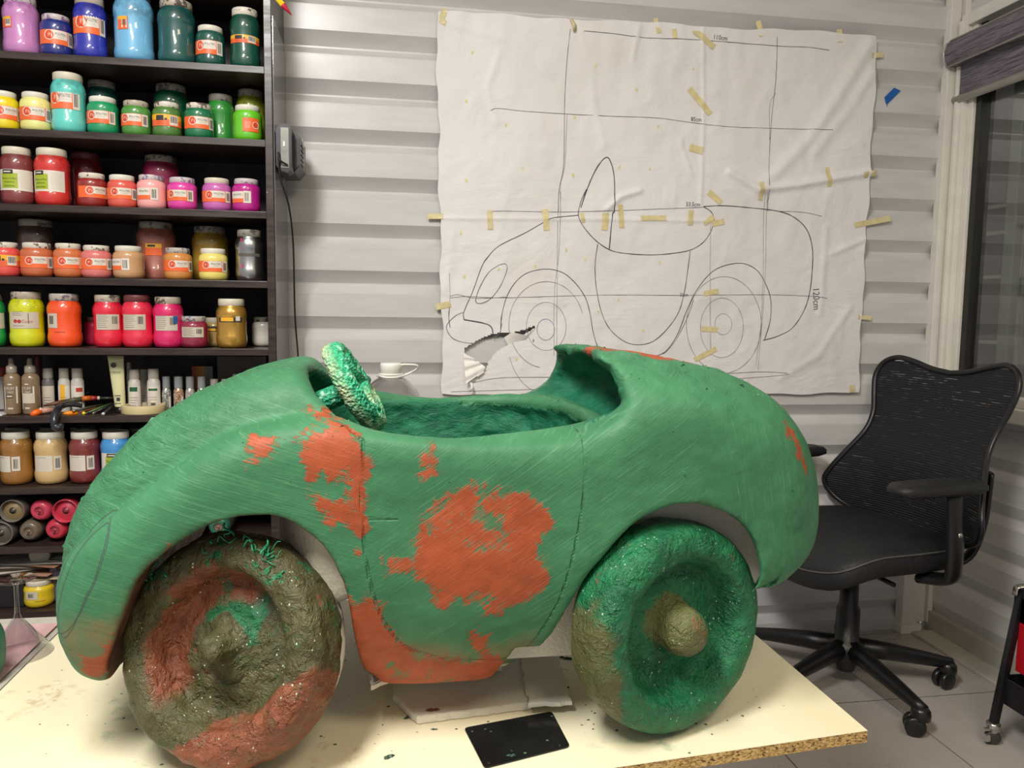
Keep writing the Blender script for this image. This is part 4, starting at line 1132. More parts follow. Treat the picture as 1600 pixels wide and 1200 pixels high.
class Wrap:
    """flat artwork bent round a cylinder: u along the arc (metres), v up"""
    def __init__(s, r, phi, z0): s.r, s.phi, s.z0, s.g, s.e = r, phi, z0, Geo(), 0.0
    def at(s, u, v, e):
        r = s.r + e; a = s.phi + np.asarray(u)/s.r
        return np.stack([r*np.sin(a), -r*np.cos(a), s.z0+np.asarray(v)], -1)
    def rect(s, u0, u1, v0, v1, mi, e=.0003):
        n = max(2, int(abs(u1-u0)/s.r/.15)+1); U = np.linspace(u0, u1, n)
        V = np.concatenate([s.at(U, np.full(n, v0), e), s.at(U, np.full(n, v1), e)])
        s.g.add(V, [[i, i+1, n+i+1, n+i] for i in range(n-1)], mi)
    def disc(s, u, v, r, mi, e=.0005, r0=0.0):
        a = np.linspace(0, 2*pi, 21)[:-1]
        if r0 == 0: s.g.add(s.at(u+r*np.cos(a), v+r*np.sin(a), e), [list(range(20))], mi)
        else:
            V = np.concatenate([s.at(u+r*np.cos(a), v+r*np.sin(a), e), s.at(u+r0*np.cos(a), v+r0*np.sin(a), e)])
            s.g.add(V, [[i, (i+1) % 20, 20+(i+1) % 20, 20+i] for i in range(20)], mi)
    def text(s, t, u, v, h, mi=BLK, e=.0007, w=None):
        Vt, Ft, wd = text_mesh(t); k = (w/wd) if w else h
        s.g.add(s.at(u+Vt[:, 0]*k, v+Vt[:, 1]*h, e), Ft, mi, False)
    def barcode(s, u0, u1, v0, v1, mi=BLK, e=.0007, seed=1):
        rg = random.Random(seed); u = u0
        while u < u1:
            w = rg.choice((.0006, .001, .0014)); s.rect(u, min(u+w, u1), v0, v1, mi, e); u += w+rg.choice((.0007, .0011))
    def lines(s, u0, u1, v0, v1, n, mi=BLK, e=.0007, seed=2):
        rg = random.Random(seed)
        for i in range(n):
            v = v1-(v1-v0)*i/max(1, n-1); s.rect(u0, u0+(u1-u0)*rg.uniform(.7, 1), v-.0004, v+.0004, mi, e)
def jar_label(style, r, h, phi, seed):
    w = Wrap(r+.0004, phi, 0)
    if style == 'politec':
        a, b = (.27, .60) if h < .11 else (.38, .68)
        a *= h; b *= h; H = b-a
        w.rect(-.045, .046, a, b, ORG); w.rect(-.008, .028, a+H*.36, b-H*.02, WHT, .0005)
        w.disc(-.013, a+H*.62, H*.36, WHT, .0006); w.disc(-.013, a+H*.62, H*.29, RED, .0007); w.text('P', -.0155, a+H*.50, H*.24, WHT, .0010)
        w.text('POLITEC', .0005, a+H*.64, H*.17, BLK, .0008, w=.0255); w.lines(.002, .020, a+H*.48, a+H*.55, 2, BEI, .0008)
        w.rect(.030, .047, a, b, WHT, .0005); w.barcode(.033, .043, a+H*.15, b-H*.15, seed=seed)
    elif style == 'politec_white':      # label turned away, barcode side forward
        a, b = .27*h, .60*h; H = b-a
        w.rect(-.045, -.004, a, b, ORG); w.rect(-.045, -.006, a+H*.36, b, WHT, .0005); w.text('POLITEC', -.035, a+H*.62, H*.17, BLK, .0008, w=.026)
        w.rect(-.005, .014, a-.001, b+.001, WHT, .0006); w.barcode(-.002, .009, a+H*.12, b-H*.12, seed=seed)
    elif style == 'sticker':
        a, b = .42*h, .60*h; H = b-a
        w.rect(-.045, -.018, a, b, ORG); w.rect(-.045, -.020, b-H*.25, b, YEL, .0004); w.rect(-.034, -.020, a+H*.12, b-H*.22, WHT, .0005); w.barcode(-.033, -.021, a+H*.3, b-H*.25, seed=seed)
    elif style == 'stickerback':
        a, b = .42*h, .62*h; H = b-a
        w.rect(-.030, .012, a, b, ORG); w.rect(-.030, .012, b-H*.35, b, YEL, .0004); w.rect(-.024, -.004, b-H*.28, b-H*.1, BLK, .0008)
    elif style == 'band':
        a, b = (.30*h, .62*h) if h < .11 else (.40*h, .53*h); H = b-a
        w.rect(-.045, .046, a, b, ORG); w.rect(-.045, .046, b-H*.45, b, YEL, .0004); w.rect(-.026, -.006, a+H*.45, b-H*.1, BLK, .0006); w.disc(-.001, a+H*.58, H*.12, BLK, .0006)
        w.rect(.008, .030, a+H*.1, b-H*.08, WHT, .0006); w.barcode(.010, .028, a+H*.3, b-H*.15, seed=seed); w.lines(-.026, .004, a+H*.15, a+H*.3, 2, BRD, .0007)
    elif style == 'green':
        a, b = .24*h, .60*h; H = b-a
        w.rect(-.050, .046, a, b, WHT); w.rect(-.034, .006, a+H*.10, b-H*.18, LIM, .0005); w.rect(-.030, -.004, b-H*.22, b-H*.02, BLK, .0007)
        w.rect(-.027, -.009, b-H*.15, b-H*.09, WHT, .0009); w.text('Pintura acrílica', -.031, a+H*.52, H*.09, BLK, .0008, w=.034); w.text('profesional', -.026, a+H*.36, H*.08, BLK, .0008, w=.024); w.lines(-.028, .000, a+H*.18, a+H*.22, 2, DGR, .0008)
        w.lines(.012, .040, a+H*.15, b-H*.12, 9, BEI, .0006, seed)
    elif style == 'white':
        a, b = .34*h, .66*h; H = b-a
        w.rect(-.030, .030, a, b, BEI); w.lines(-.027, .006, a+H*.15, b-H*.12, 7, BLK, .0006, seed); w.barcode(.010, .024, a+H*.35, b-H*.2, seed=seed)
    elif style == 'whiteback':
        a, b = .26*h, .56*h; H = b-a
        w.rect(-.040, .008, a, b, WHT); w.lines(-.036, .004, a+H*.1, b-H*.1, 9, BEI, .0006, seed); w.rect(.011, .030, a+H*.06, b-H*.04, WHT); w.barcode(.015, .026, a+H*.2, b-H*.18, seed=seed)
        w.lines(-.030, -.006, b-H*.12, b-H*.1, 1, BLK, .0008)
    elif style == 'barside':
        a, b = .36*h, .66*h; H = b-a
        w.rect(-.044, -.012, a, b, BEI); w.barcode(-.036, -.022, a+H*.25, b-H*.25, seed=seed); w.lines(-.02, .006, a-H*.28, a-H*.24, 1, BLK, .0006)
    elif style == 'colorin':
        a, b = .34*h, .68*h; H = b-a
        w.rect(-.038, .034, a, b, BEI); w.disc(-.022, a+H*.38, H*.10, BRD, .0006); w.disc(-.012, a+H*.37, H*.10, BRD, .0006); w.text('Color', -.006, a+H*.3, H*.16, BRD, .0007)
        w.lines(-.030, .000, b-H*.3, b-H*.12, 3, DGR, .0006, seed); w.rect(.008, .0095, a+H*.25, b-H*.2, BLK, .0006); w.lines(-.03, .0, a+H*.1, a+H*.14, 1, BLK)
    elif style == 'gold':
        a, b = .53*h, .70*h; H = b-a
        w.rect(-.032, .032, a, b, BLK); w.rect(-.026, .008, a+H*.1, a+H*.55, YEL, .0005); w.text('ACRYL', -.020, a+H*.62, H*.25, YEL, .0008); w.rect(.014, .026, a+H*.15, b-H*.15, WHT, .0006)
    elif style == 'orange':
        a, b = .24*h, .62*h; H = b-a
        w.rect(-.012, .032, a, b, RED, .0003); w.rect(-.012, .032, a+H*.02, b-H*.02, ORG, .0005); w.disc(.022, a+H*.5, H*.26, WHT, .0007); w.disc(.022, a+H*.5, H*.20, RED, .0009)
        Vt = None
        w.lines(-.006, .010, a+H*.3, a+H*.7, 5, WHT, .0007, seed)
    else: return None
    return w.g
M_RING = plain('#3a3833', .5)
def jar(name, x, y, z, w, h, col, lid, style, label, phi=0.22, group=None, metal=0.0, seed=1, lid_w=.84, waist=True, cat='jar', tilt=0):
    r = w/2
    t = thing(name, label, cat, (x, y, z), 0, group)
    lh = .0155 if h < .115 else .020
    hs = h-lh               # body height under the lid
    lr = r*lid_w
    k = r
    if h < .115:
        P = [(0, .002), (r*.70, .0005), (r*.90, .003), (r*.985, .011), (r, .020), (r*.985, .026), (r*.985, hs*.72), (r, hs*.78), (r*.99, hs*.88), (r*.93, hs*.96), (lr*.97, hs), (lr*.95, hs+.004)]
    else:
        P = [(0, .003), (r*.70, .0005), (r*.88, .003), (r*.97, .012), (r, .024), (r*.985, .034), (r*.955, .038), (r*.955, hs*.70), (r*.985, hs*.74), (r, hs*.80), (r*.985, hs*.88), (r*.90, hs*.955), (lr*.97, hs), (lr*.94, hs+.004)]
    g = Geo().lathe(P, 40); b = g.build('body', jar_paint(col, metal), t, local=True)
    g = Geo()
    Lp = [(lr*.96, hs+.001), (lr, hs+.002), (lr, hs+lh*.8), (lr*.975, hs+lh-.0008), (lr*.93, hs+lh), (lr*.90, hs+lh-.0012), (0, hs+lh-.0012)]
    g.lathe(Lp, 44)
    o = g.build('lid', lid_mat(lid), t, local=True); o.rotation_euler = (0, 0, seed*1.3)
    lg = jar_label(style, r if h < .115 else r*.965, h, phi, seed) if style else None
    if lg: lg.build('label', LM, t, local=True)
    return t
# (row, centre px, top px, bottom px, width px, depth y, colour, lid, label style, turn, words)
J = [
 (0, 33, -6, 79, 57, 2.235, '#c583bd', 'purple', 'sticker', 0, 'big lilac paint jar at the left end of the topmost shelf'),
 (0, 88, 24, 80, 50, 2.235, '#1c2a78', 'purple', 'politec', 0, 'small navy blue paint jar with white lid on the topmost shelf'),
 (0, 141, -4, 87, 53, 2.235, '#2a2fa6', 'dark', 'politec', -.12, 'big ultramarine blue paint jar with orange and white label'),
 (0, 209, -12, 93, 63, 2.24, '#6fb3dc', 'grey', 'sticker', .15, 'big light blue paint jar with a barcode sticker and green smear'),
 (0, 276, 2, 96, 60, 2.24, '#12504c', 'dark', None, 0, 'big dark teal paint jar without a label'),
 (0, 329, 41, 100, 46, 2.235, '#0b4f44', 'clean', 'politec', -.35, 'small dark green paint jar on the topmost shelf'),
 (0, 383, 14, 103, 48, 2.235, '#0c4d3c', 'stained', 'band', 0, 'tall dark green paint jar at the right end of the topmost shelf'),
 (1, 6, 142, 199, 47, 2.235, '#ecd313', 'clean', 'politec', .2, 'small bright yellow paint jar at the left end of the second shelf'),
 (1, 56, 144, 201, 48, 2.235, '#e9e58e', 'clean', 'politec', -.12, 'small pale yellow paint jar with white lid'),
 (1, 107, 114, 203, 54, 2.235, '#63cfc4', 'cream', 'politec', -.42, 'big aqua paint jar with white lid on the second shelf'),
 (1, 160, 124, 205, 50, 2.335, '#0f5c55', 'grey', None, 0, 'dark teal paint jar behind the small emerald one'),
 (1, 161, 151, 206, 49, 2.235, '#10945f', 'clean', 'politec', -.35, 'small emerald green paint jar with white lid on the second shelf'),
 (1, 213, 157, 208, 46, 2.235, '#4f8f3b', 'dark', 'politec', -.4, 'small grass green paint jar left of the yellow-banded one'),
 (1, 268, 131, 210, 56, 2.335, '#0c5a3a', 'grey', None, 0, 'big deep green paint jar standing behind the small olive one'),
 (1, 261, 159, 211, 46, 2.235, '#4f7b35', 'stained', 'band', 0, 'small olive green paint jar with yellow-orange label and stained lid'),
 (1, 311, 161, 213, 46, 2.235, '#137046', 'stained', 'politec', -.05, 'small dark emerald paint jar right of the olive one'),
 (1, 345, 147, 215, 44, 2.30, '#2c8a34', 'grey', None, 0, 'leaf green paint jar without label, half hidden on the second shelf'),
 (1, 392, 140, 216, 48, 2.335, '#a1ab2c', 'grey', None, 0, 'yellow-olive paint jar behind the lime green one'),
 (1, 387, 164, 217, 46, 2.235, '#66c422', 'clean', 'orange', 0, 'small lime green paint jar at the right end of the second shelf'),
 (2, 27, 229, 315, 52, 2.235, '#7f3636', 'cream', 'green', -.05, 'big maroon paint jar with a green label on the third shelf'),
 (2, 82, 231, 318, 55, 2.235, '#d1322c', 'cream', 'green', -.32, 'big red paint jar with a green label on the third shelf'),
 (2, 134, 236, 318, 52, 2.36, '#8d1f28', 'maroon', None, 0, 'dark red paint jar behind the small brick red one'),
 (2, 144, 269, 320, 47, 2.235, '#8f2320', 'stained', 'politec', .28, 'small brick red paint jar with smeared lid and orange label'),
 (2, 191, 272, 323, 46, 2.235, '#dd5a4c', 'clean', 'politec', -.1, 'small coral paint jar on the third shelf'),
 (2, 252, 242, 322, 58, 2.335, '#9c2351', 'grey', None, 0, 'big raspberry paint jar behind the pale pink one'),
 (2, 237, 272, 325, 46, 2.235, '#f3a9a4', 'purple', 'politec_white', .12, 'small pale pink paint jar with its barcode to the front'),
 (2, 285, 276, 327, 47, 2.235, '#dd3f9f', 'purple', 'politec', -.42, 'small pink paint jar with smeared lid on the third shelf'),
 (2, 339, 277, 329, 46, 2.235, '#c565b0', 'cream', 'politec', -.15, 'small orchid pink paint jar with clean lid'),
 (2, 385, 278, 330, 45, 2.235, '#b81a86', 'purple', 'politec_white', -.02, 'small magenta paint jar at the right end of the third shelf'),
 (3, 8, 376, 428, 47, 2.235, '#e4514a', 'stained', 'band', 0, 'small coral red paint jar at the left end of the fourth shelf'),
 (3, 57, 341, 428, 60, 2.33, '#54403a', 'grey', None, 0, 'big dark brown paint jar behind the terracotta one'),
 (3, 58, 377, 429, 51, 2.235, '#c5663f', 'stained', 'politec', -.05, 'small terracotta paint jar with splashed lid'),
 (3, 107, 378, 431, 46, 2.235, '#cf7140', 'stained', 'politec', .02, 'small orange-brown paint jar with splashed lid on the fourth shelf'),
 (3, 151, 381, 432, 48, 2.235, '#d97571', 'stained', 'politec', -.05, 'small salmon pink paint jar on the fourth shelf'),
 (3, 201, 382, 433, 49, 2.235, '#c89a6d', 'clean', 'politec_white', -.25, 'small beige paint jar with its barcode to the front'),
 (3, 244, 345, 434, 63, 2.34, '#a96555', 'grey', 'stickerback', .1, 'big brownish pink paint jar at the back of the fourth shelf'),
 (3, 278, 385, 435, 45, 2.235, '#cf8a44', 'multi', 'politec', .02, 'small caramel paint jar with a dark splashed lid'),
 (3, 329, 352, 436, 59, 2.35, '#ac8a2e', 'grey', None, 0, 'big mustard paint jar behind the small cream yellow one'),
 (3, 333, 386, 436, 46, 2.235, '#ead873', 'clean', 'politec', -.1, 'small cream yellow paint jar with white lid'),
 (3, 390, 357, 438, 45, 2.24, '#b9b9ba', 'grey', None, 0, 'tall silver paint jar with pink smears at the shelf end'),
 (4, -18, 455, 536, 52, 2.235, '#1c9b4a', 'grey', 'colorin', .3, 'green paint jar cut off at the left end of the fifth shelf'),
 (4, 42, 453, 536, 54, 2.235, '#cfd311', 'dark', 'colorin', -.05, 'big fluorescent yellow paint jar with dirty lid'),
 (4, 101, 456, 538, 53, 2.235, '#f5521b', 'multi', 'barside', -.05, 'big fluorescent orange paint jar with a smeared lid'),
 (4, 150, 492, 538, 40, 2.335, '#a61c3c', 'maroon', None, 0, 'crimson paint jar deep in the shadow beside the orange one'),
 (4, 169, 458, 539, 47, 2.235, '#e01c38', 'dark', 'white', .05, 'big scarlet paint jar, left of the two red ones with white labels'),
 (4, 215, 458, 540, 49, 2.235, '#e32444', 'maroon', 'white', -.2, 'big scarlet paint jar with a red-stained lid, right of its twin'),
 (4, 263, 461, 541, 48, 2.235, '#d81d63', 'dark', 'white', -.1, 'big hot pink paint jar with torn label and blue scrap'),
 (4, 303, 491, 542, 45, 2.235, '#8b1e3c', 'multi', 'white', -.05, 'small wine red paint jar with splashed lid on the fifth shelf'),
 (4, 335, 493, 542, 34, 2.31, '#a88a4a', 'cream', 'gold', -.1, 'small ochre jar tucked left behind the gold one'),
 (4, 362, 464, 544, 49, 2.235, '#c4963e', 'cream', 'gold', -.05, 'big metallic gold paint jar with a black and gold label'),
 (4, 411, 492, 540, 36, 2.34, '#d3cdbf', 'grey', None, 0, 'white paint jar at the right end of the fifth shelf'),
 (6, 26, 670, 757, 54, 2.245, '#9a6a2c', 'clean', 'whiteback', -.5, 'big ochre brown paint jar at the left end of the jar row'),
 (6, 80, 670, 757, 55, 2.245, '#d3b27a', 'clean', 'whiteback', -.05, 'big sand coloured paint jar between the ochre and red-brown ones'),
 (6, 133, 670, 756, 52, 2.245, '#7d2c2a', 'clean', 'whiteback', -.12, 'big red-brown paint jar with a white label'),
 (6, 182, 670, 756, 52, 2.245, '#3f93d6', 'clean', 'green', .22, 'big sky blue paint jar with a green label'),
 (6, 226, 678, 756, 42, 2.245, '#c9c2b2', 'clean', None, 0, 'white lidded paint jar just left of the car hood'),
 (6, 30, 663, 755, 48, 2.335, '#3a3630', 'grey', None, 0, 'grey lidded jar in the back row behind the ochre jar'),
 (6, 84, 663, 755, 48, 2.335, '#3a3630', 'grey', None, 0, 'grey lidded jar in the back row behind the sand jar'),
 (6, 131, 663, 755, 48, 2.335, '#3a3630', 'grey', None, 0, 'grey lidded jar in the back row behind the red-brown jar'),
 (6, 176, 664, 755, 48, 2.335, '#3a3630', 'grey', None, 0, 'grey lidded jar in the back row behind the sky blue jar'),
 (6, 222, 664, 755, 48, 2.335, '#3a3630', 'grey', None, 0, 'grey lidded jar in the back row nearest the car hood'),
]
GR = {0: 'paint jars on the topmost shelf in view', 1: 'paint jars on the second shelf', 2: 'paint jars on the third shelf', 3: 'paint jars on the fourth shelf', 4: 'paint jars on the fifth shelf', 6: 'paint jars on the seventh shelf'}
for i, (row, cx, top, bot, w, y, col, lid, style, turn, words) in enumerate(J):
    z = SHZ[row]+.0003
    q = aty(cx, (top+bot)/2, y); zt = aty(cx, top+3, y)[2]
    wm = float(aty(cx+w/2, (top+bot)/2, y)[0]-aty(cx-w/2, (top+bot)/2, y)[0])*(.985 if row != 6 else .925); h = min(zt-z, .1625 if row else .19)
    phi = atan2(-q[0], y)*.75 + turn          # labels mostly turned towards the room
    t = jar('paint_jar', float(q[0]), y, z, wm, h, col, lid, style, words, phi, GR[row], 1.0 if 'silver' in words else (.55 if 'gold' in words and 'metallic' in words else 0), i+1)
    if 'silver' in words:
        g = Geo(); W_ = Wrap(wm/2*.966, phi, 0)
        for (u, v, ww, hh) in ((-.022, .10, .004, .014), (-.018, .085, .004, .014), (-.020, .03, .004, .016), (-.018, .015, .003, .010)): W_.rect(u, u+ww, v, v+hh, 0, .0006)
        W_.g.build('pink_smear', plain('#d4387e', .5), t, local=True)
        W_ = Wrap(wm/2*.966, phi, 0); W_.rect(-.03, .03, .066, .074, 0, .0005); W_.g.build('label_rest', plain('#5b5650', .6), t, local=True)
    if 'hot pink' in words:
        W_ = Wrap(wm/2*1.0, phi, 0); W_.rect(.018, .030, .065, .085, 0, .001); W_.g.build('tape_scrap', plain('#23598f', .5), t, local=True)

# ---------------------------------------------------------------- shelf six: bottles, tube, glitter, tools
Z6 = SHZ[5]+.0003
def bottle(name, cx, top, w, y, prof, cap, mats, label, cat='bottle', group=None, lab=None, phi=.2, z=Z6, bodyh=.72):
    q = aty(cx, top+20, y); h = aty(cx, top, y)[2]-z; r = w*.00151*(y/2.235)/2
    t = thing(name, label, cat, (float(q[0]), y, z), 0, group)
    if prof == 'puff':
        Geo().lathe([(0, .001), (r*.9, 0), (r, .004), (r, h*.60), (r*.97, h*.66), (r*.80, h*.70), (r*.55, h*.73), (r*.5, h*.76)], 28).build('body', mats[0], t, local=True)
        Geo().lathe([(r*.62, h*.73), (r*.66, h*.735), (r*.62, h*.85), (r*.45, h*.865), (r*.34, h*.88), (r*.3, h*.97), (r*.16, h), (0, h)], 24).build('cap', mats[1], t, local=True)
    elif prof == 'craft':
        Geo().lathe([(0, .001), (r*.9, 0), (r, .003), (r, h*.66), (r*.96, h*.71), (r*.80, h*.76), (r*.78, h*.78)], 28).build('body', mats[0], t, local=True)
        Geo().lathe([(r*.80, h*.775), (r*.84, h*.78), (r*.80, h*.985), (r*.74, h), (0, h)], 24).build('cap', mats[1], t, local=True)
    elif prof == 'glitter':
        Geo().lathe([(0, .001), (r*.85, 0), (r, .004), (r, h*.48), (r*.96, h*.56), (r*.80, h*.64), (r*.72, h*.67), (r*.72, h*.7)], 24).build('body', mats[0], t, local=True)
        Geo().lathe([(r*.80, h*.66), (r*.82, h*.67), (r*.80, h*.985), (r*.75, h), (0, h)], 24).build('cap', mats[1], t, local=True)
    if lab:
        W_ = Wrap(r+.0003, phi, 0); lab(W_, h, r); W_.g.build('label', LM + [mats[0]], t, local=True)
    return t
CLR = plain('#a9a69f', .15, coat=.6, trans=.35)
def puff_lab(W_, h, r):
    W_.rect(-.012, .004, h*.30, h*.36, BLK); W_.text('PUFF', -.0095, h*.44, h*.060, BLK, .0006, w=.019); W_.text('PUFF', -.009, h*.443, h*.052, WHT, .0009, w=.018)
    W_.text('PAINT', -.006, h*.385, h*.034, WHT, .0009, w=.013); W_.rect(-.006, .003, h*.53, h*.55, WHT, .0006); W_.rect(.012, .016, h*.2, h*.5, WHT); W_.rect(-.016, -.0135, h*.1, h*.5, WHT); W_.rect(-.008, .004, h*.10, h*.13, BEI)
    W_.rect(-.010, .003, h*.315, h*.345, BEI, .0005)
Mp = plain('#8a7458', .3, coat=.6)
bottle('puff_paint_bottle', 18, 559, 27, 2.23, 'puff', 0, [Mp, plain('#9c9182', .25, coat=.5)], 'tan puff paint squeeze bottle with pointed cap, leftmost of the pair', group='puff paint bottles', lab=puff_lab, phi=.2)
def puff_lab2(W_, h, r): puff_lab(W_, h, r); W_.rect(-.013, .013, h*.20, h*.38, YEL+1, .0012)
bottle('puff_paint_bottle', 47, 559, 28, 2.235, 'puff', 0, [Mp, plain('#9c9182', .25, coat=.5)], 'tan puff paint squeeze bottle with a strip of masking tape round it', group='puff paint bottles', lab=puff_lab2, phi=.0)
def lab_plain(c1, c2, band=None):
    def f(W_, h, r):
        W_.rect(-r*1.2, r*1.2, h*.10, h*.60, c1)
        if band: W_.rect(*band, c2, .0006)
        W_.lines(-r*.7, r*.5, h*.16, h*.34, 4, BLK, .0008)
    return f
Mw = plain('#cfcac0', .4, coat=.3)
bottle('craft_paint_bottle', 75, 575, 20, 2.27, 'craft', 0, [plain('#6f6a6c', .3, coat=.4), plain('#bdb8ae', .5)], 'grey craft paint bottle with white cap right of the tan pair', group='craft paint bottles', lab=lab_plain(BEI, BEI, (-.006, .006, .045, .05)))
bottle('craft_paint_bottle', 100, 575, 19, 2.27, 'craft', 0, [Mw, plain('#bdb8ae', .5)], 'white craft paint bottle with a yellow smear on its label', group='craft paint bottles', lab=lab_plain(WHT, YEL, (-.008, .003, .03, .075)))
bottle('craft_paint_bottle', 121, 575, 21, 2.275, 'craft', 0, [Mw, plain('#bdb8ae', .5)], 'white craft paint bottle with a red corner on its label', group='craft paint bottles', lab=lab_plain(WHT, BRD, (-.002, .014, .055, .066)))
bottle('craft_paint_bottle', 210, 577, 21, 2.27, 'craft', 0, [Mw, plain('#c9c4ba', .5)], 'white craft paint bottle with dark green band beside the tube', group='craft paint bottles', lab=lab_plain(WHT, DGR, (-.012, .008, .056, .068)))
bottle('craft_paint_bottle', 225, 577, 15, 2.33, 'craft', 0, [Mw, plain('#c9c4ba', .5)], 'narrow white craft paint bottle squeezed between two others', group='craft paint bottles', lab=lab_plain(WHT, BRD, None))
bottle('craft_paint_bottle', 240, 576, 22, 2.27, 'craft', 0, [Mw, plain('#c9c4ba', .5)], 'white craft paint bottle left of the glitter bottles', group='craft paint bottles', lab=lab_plain(WHT, DGR, (-.014, .010, .058, .064)))
bottle('craft_paint_bottle', 202, 566, 9, 2.36, 'craft', 0, [Mw, plain('#a8a49a', .5)], 'pale bottle far behind the acrylic tube, only its cap visible', group='craft paint bottles')
bottle('craft_paint_bottle', 3, 573, 26, 2.34, 'craft', 0, [plain('#c8c2ba', .4), plain('#8a2f2a', .5)], 'white bottle with a red cap at the left end of the tool shelf', group='craft paint bottles')
bottle('craft_paint_bottle', 60, 556, 14, 2.38, 'craft', 0, [plain('#7a2f3a', .4), plain('#6c1f2c', .5)], 'dark red bottle at the back behind the tan pair', group='craft paint bottles')
def glit(col, nm):
    m, nt, p = newmat(nm); c = nt.coord(); v = nt.vor(c, 420, 'Color')
    h = nt.new('ShaderNodeSeparateColor'); nt.link(v, h.inputs[0])
    nt.link(nt.mix(nt.ramp(h.outputs[0], .5, .9), lin(col), lin('#e8e4da')), p.inputs['Base Color'])
    p.inputs['Metallic'].default_value = .5; p.inputs['Roughness'].default_value = .35; p.inputs['Coat Weight'].default_value = 1; p.inputs['Coat Roughness'].default_value = .04
    return m
for k, (cx, tp, col, nm, wd) in enumerate([(260, 588, '#7e8582', 'silver glitter bottle, leftmost in the glitter row', 16), (279, 588, '#a46a3c', 'copper glitter bottle in the glitter row', 18), (297, 588, '#9a9890', 'pale grey glitter bottle right of the copper one', 17),
                                   (315, 588, '#5f6c6e', 'slate grey glitter bottle, fourth in the glitter row', 17), (335, 592, '#7b6f69', 'dull brown glitter bottle near the car hood', 17), (352, 592, '#a8794e', 'amber glitter bottle just above the car hood', 16)]):
    bottle('glitter_bottle', cx, tp, wd, 2.28, 'glitter', 0, [glit(col, 'glitter_in_clear_bottle'), plain('#8f9296' if k < 4 else '#a39a90', .3, coat=.6)], nm, group='glitter bottles', lab=(lambda W_, h, r: W_.rect(r*.5, r*1.0, h*.1, h*.42, WHT)))
bottle('craft_paint_bottle', 370, 584, 17, 2.30, 'craft', 0, [Mw, plain('#d6cfba', .5)], 'cream capped bottle at the right, just above the car hood', group='craft paint bottles')
# tube standing on its cap
q = aty(188, 636, 2.245); t = thing('acrylic_tube', 'pale yellow acrylic paint tube standing on its black cap', 'tube', (float(q[0]), 2.245, Z6))
hT = aty(184, 556, 2.245)[2]-Z6
g = Geo(); V = []; k = 14; n = 28
for i in range(k):
    s = i/(k-1); a = (1-s)*.0135+s*.0205; b = (1-s)**.7*.0130+.0006
    for j in range(n):
        th = 2*pi*j/n; V.append((a*cos(th)-.008*s, b*sin(th), .017+s*(hT-.017)))
g.add(V, [[i*n+j, i*n+(j+1) % n, (i+1)*n+(j+1) % n, (i+1)*n+j] for i in range(k-1) for j in range(n)] + [[(k-1)*n+j for j in range(n)]])
g.build('tube_body', plain('#d6d3a2', .35, coat=.5, var=.04), t, local=True)
Geo().lathe([(0, 0), (.0125, 0), (.0130, .002), (.0120, .016), (.006, .018), (0, .018)], 28).build('cap', plain('#15151a', .3), t, local=True)
g = Geo()
def ttext(s, x, z, h, w=None, mi=0):
    Vt, Ft, wd = text_mesh(s); kk = (w/wd) if w else h
    g.add(np.stack([x+Vt[:, 0]*kk, np.full(len(Vt), -.0135*(1-z/hT)**.7-.0030), z+Vt[:, 1]*h], 1), Ft, mi, False)
a = np.linspace(0, 2*pi, 21)[:-1]; g.add(np.stack([-.012+.0070*np.cos(a), np.full(20, -.0065), hT*.84+.0070*np.sin(a)], 1), [list(range(20))[::-1]], 0)
ttext('ACRYLIC', -.022, hT*.70, .0055, w=.029); [g.box2((-.010, -.0143, hT*q_), (.006, -.0128, hT*q_+.001), 0) for q_ in (.31, .17)]; g.box2((-.005, -.0138, hT*.215), (.004, -.0130, hT*.275), 0)
g.build('print', plain('#3d4045', .5), t, local=True)
# masking tape roll
q = aty(223, 640, 2.235)
g = Geo().lathe([(.041, 0), (.055, 0), (.0555, .001), (.0555, .021), (.055, .022), (.041, .022), (.0405, .021), (.0405, .001)], 64, close=True)
tr = thing('masking_tape_roll', 'roll of cream masking tape lying flat on the tool shelf', 'tape', (float(q[0]), 2.243, Z6))
g.build('tape_winding', plain('#cdbd8e', .5, var=.05), tr, local=True)
g = Geo().lathe([(.0385, .0005), (.0405, .0005), (.0405, .0215), (.0385, .0215)], 48, close=True); g.build('core', plain('#a79b82', .7), tr, local=True)
g = Geo().tube([(.0, .036, .026), (.018, .020, .027), (.024, .0, .026)], .006, 8, flat=(1, .2)); g.build('loose_end', plain('#cdbd8e', .5, var=.05), tr, local=True)
# cards at the back
g = Geo().box2((-.0295, 0, 0), (.0295, .004, .115), .001); V = None
q = aty(316, 575, 2.40); Mk = newmat('orange_card_with_gradient'); m_, nt_, p_ = Mk; cc_ = nt_.coord(); xx = nt_.new('ShaderNodeSeparateXYZ'); nt_.link(cc_, xx.inputs[0])
nt_.link(nt_.mix(nt_.ramp(xx.outputs[0], -.002, .012), nt_.mix(nt_.ramp(xx.outputs[0], -.03, .0), lin('#a34a1e'), lin('#d8962e')), lin('#8f8a86')), p_.inputs['Base Color'])
o = g.build('picture_card', m_); o.location = (float(q[0]), 2.40, Z6); tag(o, 'orange and grey card standing at the back of the tool shelf', 'card')
q0, q1 = aty(342, 590, 2.42), aty(418, 590, 2.42)
g = Geo().box2((q0[0], 2.40, Z6), (min(q1[0], SX1-.022), 2.44, Z6+.145), .002); solo(g, 'grey_box', plain('#6a645c', .7, var=.15, scale=30), 'dull grey flat box at the back right of the tool shelf', 'box')
